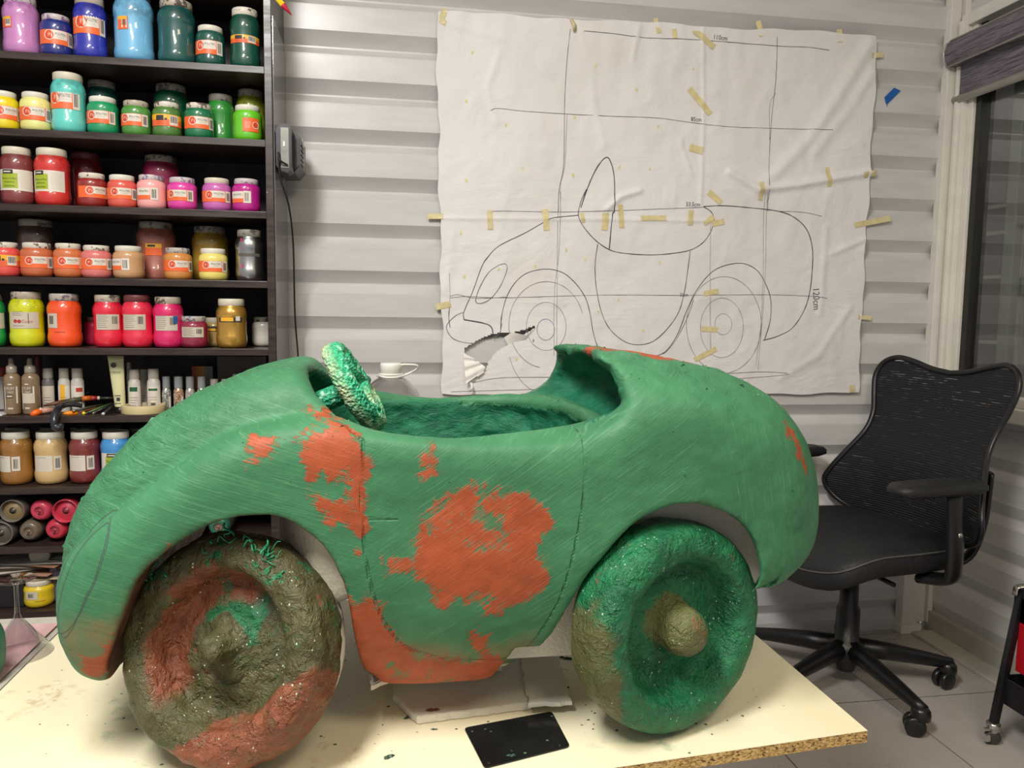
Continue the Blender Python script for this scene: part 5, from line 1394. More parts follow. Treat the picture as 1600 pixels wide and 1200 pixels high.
# tools
def tool(name, label, cat, pts, parts, group=None):
    """parts: (name, material, i0, i1, radii)"""
    P = np.array(pts); t = thing(name, label, cat, tuple(P.mean(0)), 0, group)
    for nm, mat, P2, r, fl in parts: Geo().tube(np.array(P2), r, 12, flat=fl).build(nm, mat, t)
    return t
def A(px, py, y, dz=0): q = aty(px, py, y); return np.array([q[0], y, max(q[2], Z6+.004)+dz])
a, b, c = A(68, 634, 2.24), A(128, 623, 2.26), A(182, 622, 2.29); d1 = A(152, 622, 2.275); d2 = A(156, 622, 2.277)
tool('marker_pen', 'olive and red marker pen with brown end lying across the tools', 'marker', [a, c], [('barrel', plain('#4a4a36', .4), [A(98, 628, 2.25), b], .0062, None), ('end', plain('#6d4430', .5), [a, A(98, 628, 2.25)], [.003, .0066], None), ('band', plain('#c8641e', .4), [b, A(141, 622, 2.268)], .0070, None), ('tip_ring', plain('#a62d20', .4), [A(141, 622, 2.268), d1], [.007, .005], None), ('ferrule', plain('#c9c4bc', .3), [d1, d2], .0052, None), ('handle', plain('#2f3328', .4), [d2, c], .0038, None)])
hk = spline([A(128, 634, 2.235), A(112, 634, 2.222, .004), A(97, 640, 2.208, .010), A(89, 648, 2.178, .010), aty(85, 656, 2.160), aty(86, 665, 2.158), aty(92, 668, 2.157), aty(97, 662, 2.157)], 6)
tool('hook_handle', 'black curved plastic handle hanging over the shelf edge among the pens', 'handle', hk, [('grip', plain('#26262c', .35, coat=.4), hk, np.interp(np.linspace(0, 1, len(hk)), [0, .5, .85, 1], [.006, .0098, .010, .006]), None)])
a = A(53, 648, 2.205); b = A(64, 642, 2.215); c = A(86, 640, 2.24)
tool('craft_knife', 'orange and white craft knife at the left of the tool heap', 'knife', [a, c], [('grip', plain('#e8651a', .4), [aty(48, 649, 2.20), a, b], [.004, .0085, .0085], None), ('body', plain('#c08f7a', .4), [b, c], [.0080, .0065], None), ('collar', plain('#d9d4cc', .4), [b-[.002, 0, 0], b+[.002, 0, 0]], .0088, None)])
a = A(98, 653, 2.20); b = A(121, 645, 2.215); c = A(150, 637, 2.25)
tool('orange_pen', 'orange pen pointing left on the shelf edge', 'pen', [a, c], [('barrel', plain('#ee8a18', .35), [a, a+(b-a)*.3, b], [.0015, .006, .0065], None), ('rod', plain('#8a4a2a', .5), [b, c], .0022, None)])
q = A(131, 647, 2.205); Geo_ = Geo().lathe([(0, -.0045), (.0032, -.0032), (.0045, 0), (.0032, .0032), (0, .0045)], 16); o = Geo_.build('pin', plain('#e8d830', .4)); o.location = tuple(q); tag(o, 'round yellow pin head beside the orange pen', 'pin')
for k, (x0, y0, x1, y1, dd, col, lab) in enumerate([(86, 640, 140, 612, 2.27, '#2b2a26', 'black paint brush slanting up to the right at the back of the tools'), (138, 650, 175, 630, 2.25, '#44602e', 'green handled brush right of the orange pen'), (150, 645, 183, 628, 2.26, '#23241f', 'dark brush between the green brush and the tube'), (120, 641, 160, 632, 2.24, '#3c3a2c', 'thin olive brush in the middle of the tool heap'), (162, 646, 178, 632, 2.22, '#2c2c30', 'short black pen with a white end near the tube')]):
    a, b = A(x0, y0, dd-.03), A(x1, y1, dd+.03)
    parts = [('handle', plain(col, .4), [a, (a+b)/2, b], [.0028, .0042, .0022], None)]
    if k == 4: parts.append(('end_cap', plain('#c9cdd0', .3), [a-(b-a)*.08, a], .0040, None))
    else: parts.append(('ferrule', plain('#8c8778', .3, metal=.6), [a-(b-a)*.16, a], [.0026, .0030], None))
    tool('paint_brush' if k != 4 else 'short_pen', lab, 'brush' if k != 4 else 'pen', [a, b], parts, 'brushes in the tool heap' if k != 4 else None)
g = Geo(); q = aty(0, 645, 2.215); g.box2((q[0]-.03, 2.19, Z6), (q[0]+.016, 2.25, Z6+.004), .001); solo(g, 'folded_paper', plain('#cfcbd0', .6), 'folded white paper at the left end of the tool shelf', 'paper')

# ---------------------------------------------------------------- spray cans lying on shelf eight
Z8 = SHZ[7]
def can(cx, cy, rpx, col, kind, label, y=2.205):
    q = aty(cx, cy, y); r = rpx*.00149; q[2] = max(q[2], Z8+r+.0008)
    t = thing('spray_can', label, 'spray can', tuple(q), 0, 'spray cans lying with their tops to the room')
    M = Matrix(((1, 0, 0, 0), (0, 0, 1, 0), (0, -1, 0, 0), (0, 0, 0, 1)))    # z -> y away from the room
    mt = plain(col, .38, coat=.3, var=.12, scale=30)
    Geo().lathe([(r*.97, .018), (r, .020), (r, .19), (r*.9, .20), (0, .20)], 36, 0, M).build('can_body', plain('#5d5a56', .4, metal=.5), t, local=True)
    g = Geo()
    if kind == 'dome':
        g.lathe([(r*.40, .004), (r*.44, -.001), (r*.50, .002), (r*.62, .000), (r*.80, .005), (r*.93, .012), (r*.99, .020)], 36, 0, M); g.build('shoulder', mt, t, local=True)
        g = Geo().lathe([(r*.10, -.008), (r*.12, -.006), (r*.12, .004), (r*.30, .002), (r*.33, .0), (r*.40, .006)], 28, 0, M); g.lathe([(0, -.004), (r*.10, -.008)], 16, 0, M); g.build('valve', plain('#7d6a5a' if 'pink' not in label else '#a8404c', .4), t, local=True)
    else:
        g.lathe([(r*.93, .024), (r*.93, -.006), (r*1.0, -.007), (r*1.02, .0), (r*1.01, .024)], 36, 0, M); g.build('cap_rim', plain('#6d6660', .45) if kind == 'rim' else mt, t, local=True)
        g = Geo().lathe([(r*.3, .0), (r*.42, .001), (r*.93, .010)], 32, 0, M); g.build('shoulder', mt, t, local=True)
        g = Geo().lathe([(0, -.002), (r*.12, -.003), (r*.14, .002), (r*.34, .001), (r*.36, .004)], 24, 0, M); g.build('valve', plain('#8a3440' if 'pink' in label else '#45423c', .4), t, local=True)
for a in [(20, 798, 20, '#8c7a52', 'rim', 'khaki spray can with a grey centre, upper left of the pile'), (61, 799, 19, '#c8415a', 'dome', 'pink spray can, upper row, second from the left'), (103, 798, 21, '#c23a50', 'cap', 'pink spray can with a wide cap rim, upper row'), (143, 796, 20, '#b02a3c', 'dome', 'crimson spray can half hidden behind the car nose, upper row'),
          (1, 833, 21, '#5b554b', 'rim', 'dark grey spray can at the lower left of the pile'), (44, 831, 19, '#6e6252', 'dome', 'taupe spray can in the lower row'), (85, 829, 19, '#c4384a', 'dome', 'red-pink spray can in the lower row'), (122, 828, 20, '#d8281e', 'dome', 'bright red spray can next to the car nose, lower row'),
          (300, 822, 21, '#e3c87a', 'cap', 'pale yellow spray can seen through the front wheel arch'), (341, 828, 20, '#2c6a52', 'dome', 'green spray can seen through the front wheel arch'), (262, 830, 20, '#3a3a3c', 'dome', 'black spray can seen through the front wheel arch')]:
    can(*a)

# ---------------------------------------------------------------- shelf nine: papers, lid, yellow jar
Z9 = SHZ[8]
rg = random.Random(5)
PC = ['#c9c4c0', '#8e7a64', '#c8a48c', '#b98f76', '#6e5d4c', '#d3c8ba', '#9a8570', '#bfb4ab', '#a88168', '#d8d4d0']
for i in range(10):
    q = aty(-6+i*3.1, 926-i*5.2, 2.28)
    g = Geo(); nx = 10; V = []
    L, Wd = .20, .15; a = rg.uniform(-.25, .35); ph = rg.uniform(0, 6)
    for ii in range(nx):
        for jj in range(5):
            u = (ii/(nx-1)-.5)*L; v = (jj/4-.5)*Wd; V.append((u*cos(a)-v*sin(a), u*sin(a)+v*cos(a), .0015*sin(u*26+ph)))
    n_ = len(V)
    F_ = [[p*5+r_, p*5+r_+1, (p+1)*5+r_+1, (p+1)*5+r_] for p in range(nx-1) for r_ in range(4)]
    g.add(V, F_); g.add(np.array(V)-[0, 0, .001], F_)
    zb = Z9+.075+.0045*i
    g.build('paper_sheet', plain(PC[i], .7, var=.1)); o = bpy.data.objects[-1] if False else COL.objects[-1]
    o.location = (-.985+.004*i, 2.30, zb)
    tag(o, ('%s sheet in the loose paper pile under the spray cans, %s' % ({'#c9c4c0': 'grey-white', '#8e7a64': 'brown', '#c8a48c': 'pale pink-brown', '#b98f76': 'tan', '#6e5d4c': 'dark brown', '#d3c8ba': 'cream', '#9a8570': 'mid brown', '#bfb4ab': 'stone grey', '#a88168': 'rust brown', '#d8d4d0': 'white'}[PC[i]], 'lowest' if i == 0 else ('topmost' if i == 9 else 'within the stack'))), 'paper', 'papers under the spray cans')
g = Geo().box2((-1.12, 2.215, Z9+.0006), (-.957, 2.40, Z9+.072), .004); solo(g, 'black_box', plain('#1c1b1c', .5), 'black box under the paper pile on the lowest shelf', 'box')
q = aty(61, 868, 2.25)
M = Matrix(((1, 0, 0, 0), (0, 0, 1, 0), (0, -1, 0, 0), (0, 0, 0, 1)))
g = Geo().lathe([(0, 0), (.024, 0), (.0265, .002), (.027, .010), (.025, .012), (0, .012)], 36, 0, M); o = g.build('round_lid', plain('#b5b09c', .5)); o.location = tuple(q); tag(o, 'round off-white lid standing on edge above the yellow jar', 'lid')
jar('paint_jar', float(aty(62, 935, 2.235)[0]), 2.235, Z9+.0003, .074, .072, '#e0c21c', 'cream', 'barside', 'squat bright yellow paint jar on the lowest visible shelf', .6, None, 0, 91)
jar('paint_jar', float(aty(90, 925, 2.26)[0]), 2.26, Z9+.0003, .045, .118, '#3c3550', 'clean', None, 'dark purple jar with a white lid beside the car nose', .2, None, 0, 92)
g = Geo().box2((-.94, 2.22, Z9+.0725), (-.865, 2.33, Z9+.0745), .0005); solo(g, 'folded_cloth', plain('#b9b090', .8), 'flat beige cloth lying on the yellow jar', 'cloth')
# ================================================================ board, second table, foam and small things
def board_top():
    m, nt, p = newmat('cream_melamine'); c = nt.coord()
    n = nt.noise(c, 3, 4)
    col = nt.mix(nt.ramp(n, .35, .7), lin('#eae2c2'), lin('#e4dab4'))
    f = nt.math('MULTIPLY', nt.ramp(nt.noise(c, 13, 5, .7), .56, .68), nt.ramp(nt.noise(nt.mapping(c, (1, 1, 1), loc=(4, 4, 0)), 4, 2), .50, .62))
    col = nt.mix(nt.math('MULTIPLY', f, .55), col, lin('#8aa98a'))
    f = nt.math('MULTIPLY', nt.ramp(nt.noise(nt.mapping(c, (1, 1, 1), loc=(1, 7, 0)), 40, 5, .7), .52, .64), nt.ramp(nt.noise(nt.mapping(c, (1, 1, 1), loc=(8, 2, 0)), 3.2, 2), .58, .68))
    col = nt.mix(nt.math('MULTIPLY', f, .5), col, lin('#b08a66'))
    sp = nt.math('MULTIPLY', nt.ramp(nt.vor(c, 34), .05, .08, 1, 0), nt.ramp(nt.noise(c, 6, 2), .5, .6))
    col = nt.mix(sp, col, lin('#3c5a40'))
    nt.link(col, p.inputs['Base Color']); nt.link(nt.ramp(n, .3, .7, .3, .42), p.inputs['Roughness'])
    return m
def chip_mat():
    m, nt, p = newmat('raw_chipboard_edge'); c = nt.coord()
    v = nt.vor(nt.mapping(c, (1, 1, 2.2)), 260, 'Color'); h = nt.new('ShaderNodeSeparateColor'); nt.link(v, h.inputs[0])
    col = nt.mix(h.outputs[0], lin('#8f6a35'), lin('#d9b878')); col = nt.mix(nt.ramp(h.outputs[1], .8, .95), col, lin('#5a3f1e'))
    nt.link(col, p.inputs['Base Color']); p.inputs['Roughness'].default_value = .8; nt.link(nt.bump(h.outputs[0], .5, .002), p.inputs['Normal'])
    return m
cnr = [atz(1356, 1141, TZ), atz(1181, 995, TZ)]
xr0, yr0 = cnr[0][0], cnr[0][1]; xr1 = cnr[1][0]
ry = atz(1000, 1193, TZ)
slope = (ry[1]-yr0)/(ry[0]-xr0)
xl = -.574; yl0 = yr0 + slope*(xl-xr0)
tb = thing('work_board', 'cream melamine chipboard top on dark trestles carrying the clay car', 'table', (0.05, 1.25, 0))
out = [(xl, yl0), (xr0, yr0), (xr1, 1.56), (-.574, 1.545)]
g = Geo().prism(out, TZ-.0015, TZ, 0, bevel=.0006); g.build('melamine_face', board_top(), tb)
g = Geo().prism([(x*.9995, y) for x, y in out], TZ-.0175, TZ-.0016, 0); g.build('chipboard_core', chip_mat(), tb)
for x in (-.40, .30):
    g = Geo().box2((x-.03, 1.02, TZ-.07), (x+.03, 1.50, TZ-.018), .003); tr_ = g.build('trestle', plain('#3a3632', .5), tb)
    for y, dy in ((1.06, -.04), (1.46, .04)):
        for dx in (-.1, .1):
            g = Geo().tube([(x+dx*.1, y, TZ-.06), (x+dx, y+dy, .0)], .014, 8); g.build('leg', plain('#3a3632', .5), tb)
# second table with cloth and sheet
t2 = thing('side_table', 'pale grey work table left behind the cream board', 'table', (-.9, 1.35, 0))
Geo().box2((-1.35, .95, TZ-.03), (-.580, 1.545, TZ-.004), .002).build('top', plain('#b9b4a8', .5), t2)
for x in (-1.3, -.64):
    for y in (1.0, 1.5): Geo().box2((x-.02, y-.02, 0), (x+.02, y+.02, TZ-.03), .002).build('leg', plain('#6b675f', .5), t2)
g = Geo(); V = []
for i in range(16):
    for j in range(12):
        x = -1.0+.41*i/15; y = 1.24+.26*j/11; V.append((x, y, TZ-.0020+.0018*vnoise(np.array([[x*14, y*14, 0]]), 1, 3)[0]+.0016))
g.add(V, [[i*12+j, (i+1)*12+j, (i+1)*12+j+1, i*12+j+1] for i in range(15) for j in range(11)])
solo(g, 'pink_cloth', plain('#cfa8a6', .8, var=.08), 'pale pink cloth spread under the upside-down glass', 'cloth')
# upside-down cocktail glass
def clear_mat():
    m, nt, p = newmat('clear_glass'); p.inputs['Transmission Weight'].default_value = 1; p.inputs['Roughness'].default_value = .01; p.inputs['IOR'].default_value = 1.35
    p.inputs['Base Color'].default_value = (.96, .95, .97, 1); return m
def thin_glass(name, tint, lo, hi):
    m, nt, p = newmat(name)
    tr = nt.new('ShaderNodeBsdfTransparent'); tr.inputs[0].default_value = tint
    gs = nt.new('ShaderNodeBsdfGlossy'); gs.inputs['Roughness'].default_value = .03
    lw = nt.new('ShaderNodeLayerWeight'); lw.inputs[0].default_value = .35; mx = nt.new('ShaderNodeMixShader')
    nt.link(nt.ramp(lw.outputs[1], .05, .95, lo, hi), mx.inputs[0]); nt.link(tr.outputs[0], mx.inputs[1]); nt.link(gs.outputs[0], mx.inputs[2]); nt.link(mx.outputs[0], nt.n['Material Output'].inputs[0])
    return m
M_GL = thin_glass('thin_clear_glass', (.95, .94, .95, 1), .07, .75)
qg = atz(30, 1022, TZ); hg = aty(40, 905, qg[1])[2]-TZ
cg = thing('cocktail_glass', 'clear cocktail glass standing upside down on the pink cloth', 'glass', (float(qg[0]), float(qg[1]), TZ+.001))
R_ = .050
Geo().lathe([(R_, 0), (R_-.0012, .0004), (.0045, .060), (.0, .0615)], 56, 0).lathe([(R_, 0), (R_+.0004, .001), (.006, .062), (.0042, .070)], 56).build('bowl', M_GL, cg, local=True)
Geo().lathe([(.0042, .070), (.0034, .085), (.0034, hg-.012), (.006, hg-.004)], 24).build('stem', M_GL, cg, local=True)
Geo().lathe([(.006, hg-.004), (.028, hg-.0015), (.0305, hg), (.029, hg+.0012), (.0, hg+.001)], 48).build('foot', M_GL, cg, local=True)
g = Geo().box2((-.95, 1.00, TZ-.0039), (-.60, 1.225, TZ-.0032)); solo(g, 'white_paper', plain('#dedcd6', .6), 'plain white paper sheet in front of the pink cloth', 'paper')
# dark green clay piece at the picture's left edge
q = atz(-47, 1066, TZ); g = Geo()
P = spline(np.array([(0, .0), (.03, .002), (.050, .014), (.058, .04), (.055, .075), (.044, .10), (.022, .113), (0, .117)]), 5)
g.lathe(P, 48); g.v[0] += .002*np.stack([vnoise(g.v[0], 30, i) for i in range(3)], 1)
o = g.build('clay_lump', plain('#1d6a4a', .5, bump=.5, bscale=60)); o.location = (float(q[0])-.010, float(q[1]), TZ-.0035); tag(o, 'dark green clay lump at the left edge of the picture', 'clay')
# foam under the car
M_FOAM = foam_mat('white_foam_sheet', '#e3dfd2', '#d6d1c2', spots=False)
def ragged(poly, seed, amp=.003, step=.007):
    P = []; rg = random.Random(seed); n = len(poly)
    for i in range(n):
        a = np.array(poly[i]); b = np.array(poly[(i+1) % n]); L = np.linalg.norm(b-a); k = max(1, int(L/step))
        for j in range(k): P.append(a+(b-a)*j/k+np.array([rg.uniform(-amp, amp), rg.uniform(-amp, amp)]))
    return [tuple(p) for p in P]
fm = [atz(*p, TZ+.012)[:2] for p in ((650, 1120), (830, 1097), (832, 1030), (615, 1085))]
g = Geo().prism(ragged([tuple(fm[0]), tuple(fm[1]), (fm[1][0]+.015, 1.30), (fm[0][0]-.03, 1.32), (fm[3][0], fm[3][1])], 2, .0012), TZ+.0005, TZ+.0125, 0, bevel=.001)
solo(g, 'foam_sheet', M_FOAM, 'white foam sheet lying on the board under the car sill', 'foam', group='foam pieces under the car')
fm = [atz(*p, TZ+.018)[:2] for p in ((826, 1100), (893, 1098), (872, 1028), (822, 1030))]
g = Geo().prism(ragged([tuple(fm[0]), tuple(fm[1]), tuple(fm[2]), (fm[3][0], 1.28)], 4, .0022), TZ+.0128, TZ+.0195, 0, bevel=.001)
solo(g, 'foam_sheet', M_FOAM, 'white foam sheet with torn edge overlapping the other at the right', 'foam', group='foam pieces under the car')
g = Geo().prism(ragged([(.03, 1.16), (.18, 1.16), (.18, 1.36), (.03, 1.36)], 5, .002), TZ+.0198, .5965, 0, bevel=.002)
solo(g, 'foam_block', M_FOAM, 'white foam block standing on the foam sheet in the shade under the car', 'foam', group='foam pieces under the car')
g = Geo().prism(ragged([(-.020, 1.045), (.03, 1.09), (.18, 1.10), (.18, 1.38), (-.02, 1.38)], 5, .002), .597, .6065, 0, bevel=.002)
solo(g, 'foam_plate', M_FOAM, 'thin white foam plate pressed between the car body and the foam block', 'foam', group='foam pieces under the car')
# black scraper card
cs = [atz(*p, TZ+.001)[:2] for p in ((725, 1138), (862, 1112), (891, 1167), (757, 1201))]
def rounded(poly, r):
    P = []; n = len(poly)
    for i in range(n):
        p = np.array(poly[i]); a = np.array(poly[i-1]); b = np.array(poly[(i+1) % n]); u = (a-p)/np.linalg.norm(a-p); v = (b-p)/np.linalg.norm(b-p)
        for t in np.linspace(0, 1, 6): P.append(tuple((p+u*r)*(1-t)**2+2*p*t*(1-t)+(p+v*r)*t*t))
    return P
m_, nt_, p_ = newmat('black_scratched_plastic'); c_ = nt_.coord()
s_ = nt_.math('MULTIPLY', nt_.ramp(nt_.vor(c_, 80), .12, .2, 1, 0), nt_.ramp(nt_.noise(c_, 16, 3), .5, .62))
nt_.link(nt_.mix(nt_.math('MULTIPLY', s_, .8), lin('#101214'), lin('#6f8a6c')), p_.inputs['Base Color']); nt_.link(nt_.ramp(nt_.noise(c_, 14, 4), .3, .7, .18, .4), p_.inputs['Roughness'])
g = Geo().prism(rounded(cs, .007)[::-1], TZ+.0004, TZ+.002, 0); solo(g, 'scraper_card', m_, 'black plastic scraper card lying on the front of the board', 'card')
# big bottle behind the car on a stool
st_ = thing('stool', 'plain wooden stool hidden behind the car under the bottle', 'stool', (.025, 1.80, 0))
Geo().box2((-.055, 1.69, .655), (.20, 1.93, .68), .004).build('seat', plain('#8f7a5c', .6), st_)
for x in (-.035, .18):
    for y in (1.71, 1.91): Geo().box2((x-.015, y-.015, 0), (x+.015, y+.015, .655), .002).build('leg', plain('#8f7a5c', .6), st_)
bz = .6805; tp = aty(611, 567, 1.80)[2]; hb = tp-bz
bt_ = thing('water_bottle', 'large clear plastic bottle with a white cap and carrying ring behind the car', 'bottle', (float(aty(611, 600, 1.80)[0]), 1.80, bz))
m_, nt_, p_ = newmat('clear_pet_plastic')
tr = nt_.new('ShaderNodeBsdfTransparent'); tr.inputs[0].default_value = (.80, .79, .79, 1); gs = nt_.new('ShaderNodeBsdfGlossy'); gs.inputs['Roughness'].default_value = .05
lw = nt_.new('ShaderNodeLayerWeight'); lw.inputs[0].default_value = .35; mx = nt_.new('ShaderNodeMixShader')
nt_.link(nt_.ramp(lw.outputs[1], .05, .9, .14, .9), mx.inputs[0]); nt_.link(tr.outputs[0], mx.inputs[1]); nt_.link(gs.outputs[0], mx.inputs[2]); nt_.link(mx.outputs[0], nt_.n['Material Output'].inputs[0])
Geo().lathe(spline(np.array([(0, .004), (.060, .002), (.072, .012), (.073, .04), (.070, .06), (.073, .08), (.073, hb*.52), (.070, hb*.56), (.073, hb*.60), (.072, hb*.70), (.066, hb*.77), (.052, hb*.83), (.038, hb*.875), (.024, hb*.905), (.021, hb*.92), (.021, hb*.97)]), 4), 48).build('bottle_body', m_, bt_, local=True)
Geo().lathe([(.0235, hb*.925), (.0245, hb*.927), (.0245, hb*.985), (.023, hb), (.020, hb-.001), (0, hb-.001)], 40).lathe([(.026, hb*.912), (.028, hb*.914), (.028, hb*.924), (.024, hb*.926)], 40).build('cap', plain('#dcdad2', .4), bt_, local=True)
hr = spline([(-.026, -.006, hb*.91), (-.029, .010, hb*.905), (0, .028, hb*.905), (.028, .012, hb*.912), (.048, .006, hb*.935), (.060, .0, hb*.965), (.056, -.004, hb*.985), (.030, -.006, hb*.99), (.023, -.006, hb*.985)], 5)
Geo().tube(hr, .0026, 8, flat=(1, 1)).tube(spline([(-.027, -.006, hb*.91), (-.012, -.026, hb*.903), (.012, -.026, hb*.903), (.030, -.008, hb*.912), (.048, .004, hb*.934)], 5), .0026, 8).build('carrying_ring', plain('#e2dfd6', .4), bt_, local=True)
# clay crumbs strewn over the board
g = Geo(); g2 = Geo(); rg = random.Random(12)
def crumb(g, x, y, z, r, mi):
    V = []; n = 5
    for i in range(n):
        a = i*2*pi/n+rg.uniform(-.3, .3); q = r*rg.uniform(.6, 1.3); V.append((x+q*cos(a)*1.3, y+q*sin(a), z))
    V.append((x, y, z+r*rg.uniform(.4, .8))); g.add(V, [[i, (i+1) % n, n] for i in range(n)]+[list(range(n))[::-1]], mi, False)
for k in range(330):
    x = rg.uniform(-.5, .66); y = rg.uniform(.92, 1.5)
    if .02 < x < .29 and y > 1.03: continue
    if k % 3 == 0: x = .26+abs(rg.gauss(0, .14)); y = 1.0+abs(rg.gauss(0, .12))
    if x > .655 or y < .995 and x > .1: continue
    if .10 < x < .25 and y < 1.07: continue
    crumb(g, x, y, TZ+.0002, rg.choice((.0006, .0008, .001, .0014, .0022)), rg.choice((0, 0, 0, 1, 2)))
tag(g.build('clay_crumbs', [plain('#1f5a3e', .6), plain('#3a4a30', .6), plain('#7a4a34', .6)]), 'tiny dark green and brown clay crumbs strewn over the cream board', 'crumbs', None, 'stuff')
for k, (px, py, r, lab) in enumerate([(610, 1183, .0055, 'dark clay flake near the front edge, left of the stain'), (679, 1140, .003, 'small dark flake in front of the foam sheet'), (885, 1028, .007, 'green clay flake right behind the torn foam'), (675, 1108, .006, 'red and green flake on the foam sheet'), (800, 1180, .004, 'green flake at the right part of the black card'), (638, 1121, .004, 'green flake at the left tip of the foam sheet')]):
    q = atz(px, py, TZ+(.013 if 'on the foam' in lab else .0025 if 'card' in lab else .0003)); g = Geo()
    for _ in range(4): crumb(g, rg.uniform(-r, r), rg.uniform(-r, r)*.6, 0, r*.7, 0)
    o = g.build('clay_flake', plain('#23442f' if k != 3 else '#6e3a30', .5)); o.location = tuple(q); tag(o, lab, 'clay', 'loose clay flakes on the board')
# ================================================================ office chair
CA = radians(189)
M_BLK = plain('#131314', .38, var=.1, scale=30)
M_BLK2 = plain('#1a1a1b', .55, var=.1, scale=30, bump=.15, bscale=120)
def mesh_fabric():
    m, nt, p = newmat('black_mesh_fabric'); c = nt.coord()
    w = nt.new('ShaderNodeTexWave'); w.wave_type = 'BANDS'; w.bands_direction = 'Z'; w.inputs['Scale'].default_value = 42; w.inputs['Distortion'].default_value = .4; nt.link(c, w.inputs[0])
    h = nt.noise(nt.mapping(c, (14, 14, 90)), 1.5, 4, .6)
    slot = nt.math('MULTIPLY', nt.ramp(w.outputs[1], .72, .92), nt.ramp(h, .54, .62))
    nt.link(nt.mix(nt.ramp(w.outputs[1], .3, .8), lin('#0b0c12'), lin('#15161e')), p.inputs['Base Color']); p.inputs['Roughness'].default_value = .7
    nt.link(nt.math('SUBTRACT', 1.0, nt.math('MULTIPLY', slot, .36)), p.inputs['Alpha'])
    nt.link(nt.bump(w.outputs[1], .5, .003), p.inputs['Normal'])
    return m
ch = thing('office_chair', 'black swivel office chair with hourglass mesh back and armrests', 'chair', (1.390, 2.105, 0), CA)
# local frame: +x is where the chair faces, +y its left
MB_ = mesh_fabric()
def half(v): return [(-y, z) for y, z in v[::-1]]
edge = [(0, .948), (.07, .957), (.14, .976), (.20, .985), (.245, .965), (.262, .92), (.250, .86), (.232, .80), (.232, .74), (.262, .67), (.292, .605), (.306, .565), (.294, .525), (.25, .490), (.15, .462), (0, .452)]
R_e = spline(np.array(edge), 5)
L_e = np.array([(-a, b) for a, b in R_e[::-1]])
loop = np.concatenate([R_e[:-1], L_e[:-1]])          # closed outline (y, z)
def back_x(y, z):                                     # depth of the back: leaning, curved at the sides, lumbar bow
    return -.235-.235*(z-.5)+.30*np.abs(y)**2*1.6+.035*np.exp(-((z-.66)/.12)**2)+.032*np.exp(-((z-.565)/.10)**2)*(np.abs(y)/.28)**2.2
zs = np.linspace(.456, .974, 60); g = Geo(); V = []; 
pts_r = R_e
nseg = 30
for z in zs:
    # half width at this height (right side), from the outline
    ys = [a for (a, b), (c_, d_) in zip(pts_r[:-1], pts_r[1:]) for _ in (0,) if (b-z)*(d_-z) <= 0]
    w = max(ys) if ys else .01
    inner_top = 0
    for j in range(nseg+1):
        y = -w+2*w*j/nseg
        zt = z
        top = np.interp(abs(y), [0, .07, .14, .20], [.948, .957, .976, .985])
        zt = min(z, top-.002)
        V.append((back_x(y, zt), y, zt))
g.add(V, [[i*(nseg+1)+j, i*(nseg+1)+j+1, (i+1)*(nseg+1)+j+1, (i+1)*(nseg+1)+j] for i in range(len(zs)-1) for j in range(nseg)])
g.build('backrest', MB_, ch, local=True)
g = Geo(); g.tube([(back_x(y, z), y, z) for y, z in loop], .0075, 10, closed=True, flat=(1, 1.2)); g.build('back_frame', M_BLK, ch, local=True)
# seat
g = Geo(); V = []; n = 44
so = spline(np.array([(.255, 0), (.25, .13), (.21, .225), (.08, .25), (-.10, .245), (-.20, .21), (-.235, .10), (-.235, -.10), (-.20, -.21), (-.10, -.245), (.08, -.25), (.21, -.225), (.25, -.13)]), 4, True)
n = len(so); layers = [(.0, -.0, .487, 1), (.3, 0, .489, 1), (.6, 0, .490, 1), (.85, 0, .488, 1), (.96, 0, .480, 1), (1.0, 0, .465, 1), (1.0, 0, .430, 1), (.97, 0, .412, 1), (.6, 0, .405, 1), (.0, 0, .405, 1)]
for s_, _, z, _2 in layers:
    for x, y in so:
        zz = z - (.055*max(0, (x*s_-.10)/.15)**2) + .012*(abs(y*s_)/.25)**2
        V.append((x*s_, y*s_, zz))
k = len(layers); g.add(V, [[i*n+j, i*n+(j+1) % n, (i+1)*n+(j+1) % n, (i+1)*n+j] for i in range(k-1) for j in range(n)])
g.build('seat', [plain('#17181a', .62, var=.12, scale=60, bump=.35, bscale=160)], ch, local=True)
g = Geo(); g.tube([(x*1.003, y*1.003, .468-(.055*max(0, (x-.10)/.15)**2)+.012*(abs(y)/.25)**2) for x, y in so], .0028, 6, closed=True); g.build('seat_piping', plain('#4c4c48', .5), ch, local=True)
g = Geo().box2((-.17, -.09, .365), (.12, .09, .407), .012).tube([(.03, .09, .385), (.03, .20, .380)], .007, 8).box2((.0, -.17, .345), (.10, -.09, .375), .012); g.build('tilt_mechanism', M_BLK, ch, local=True)
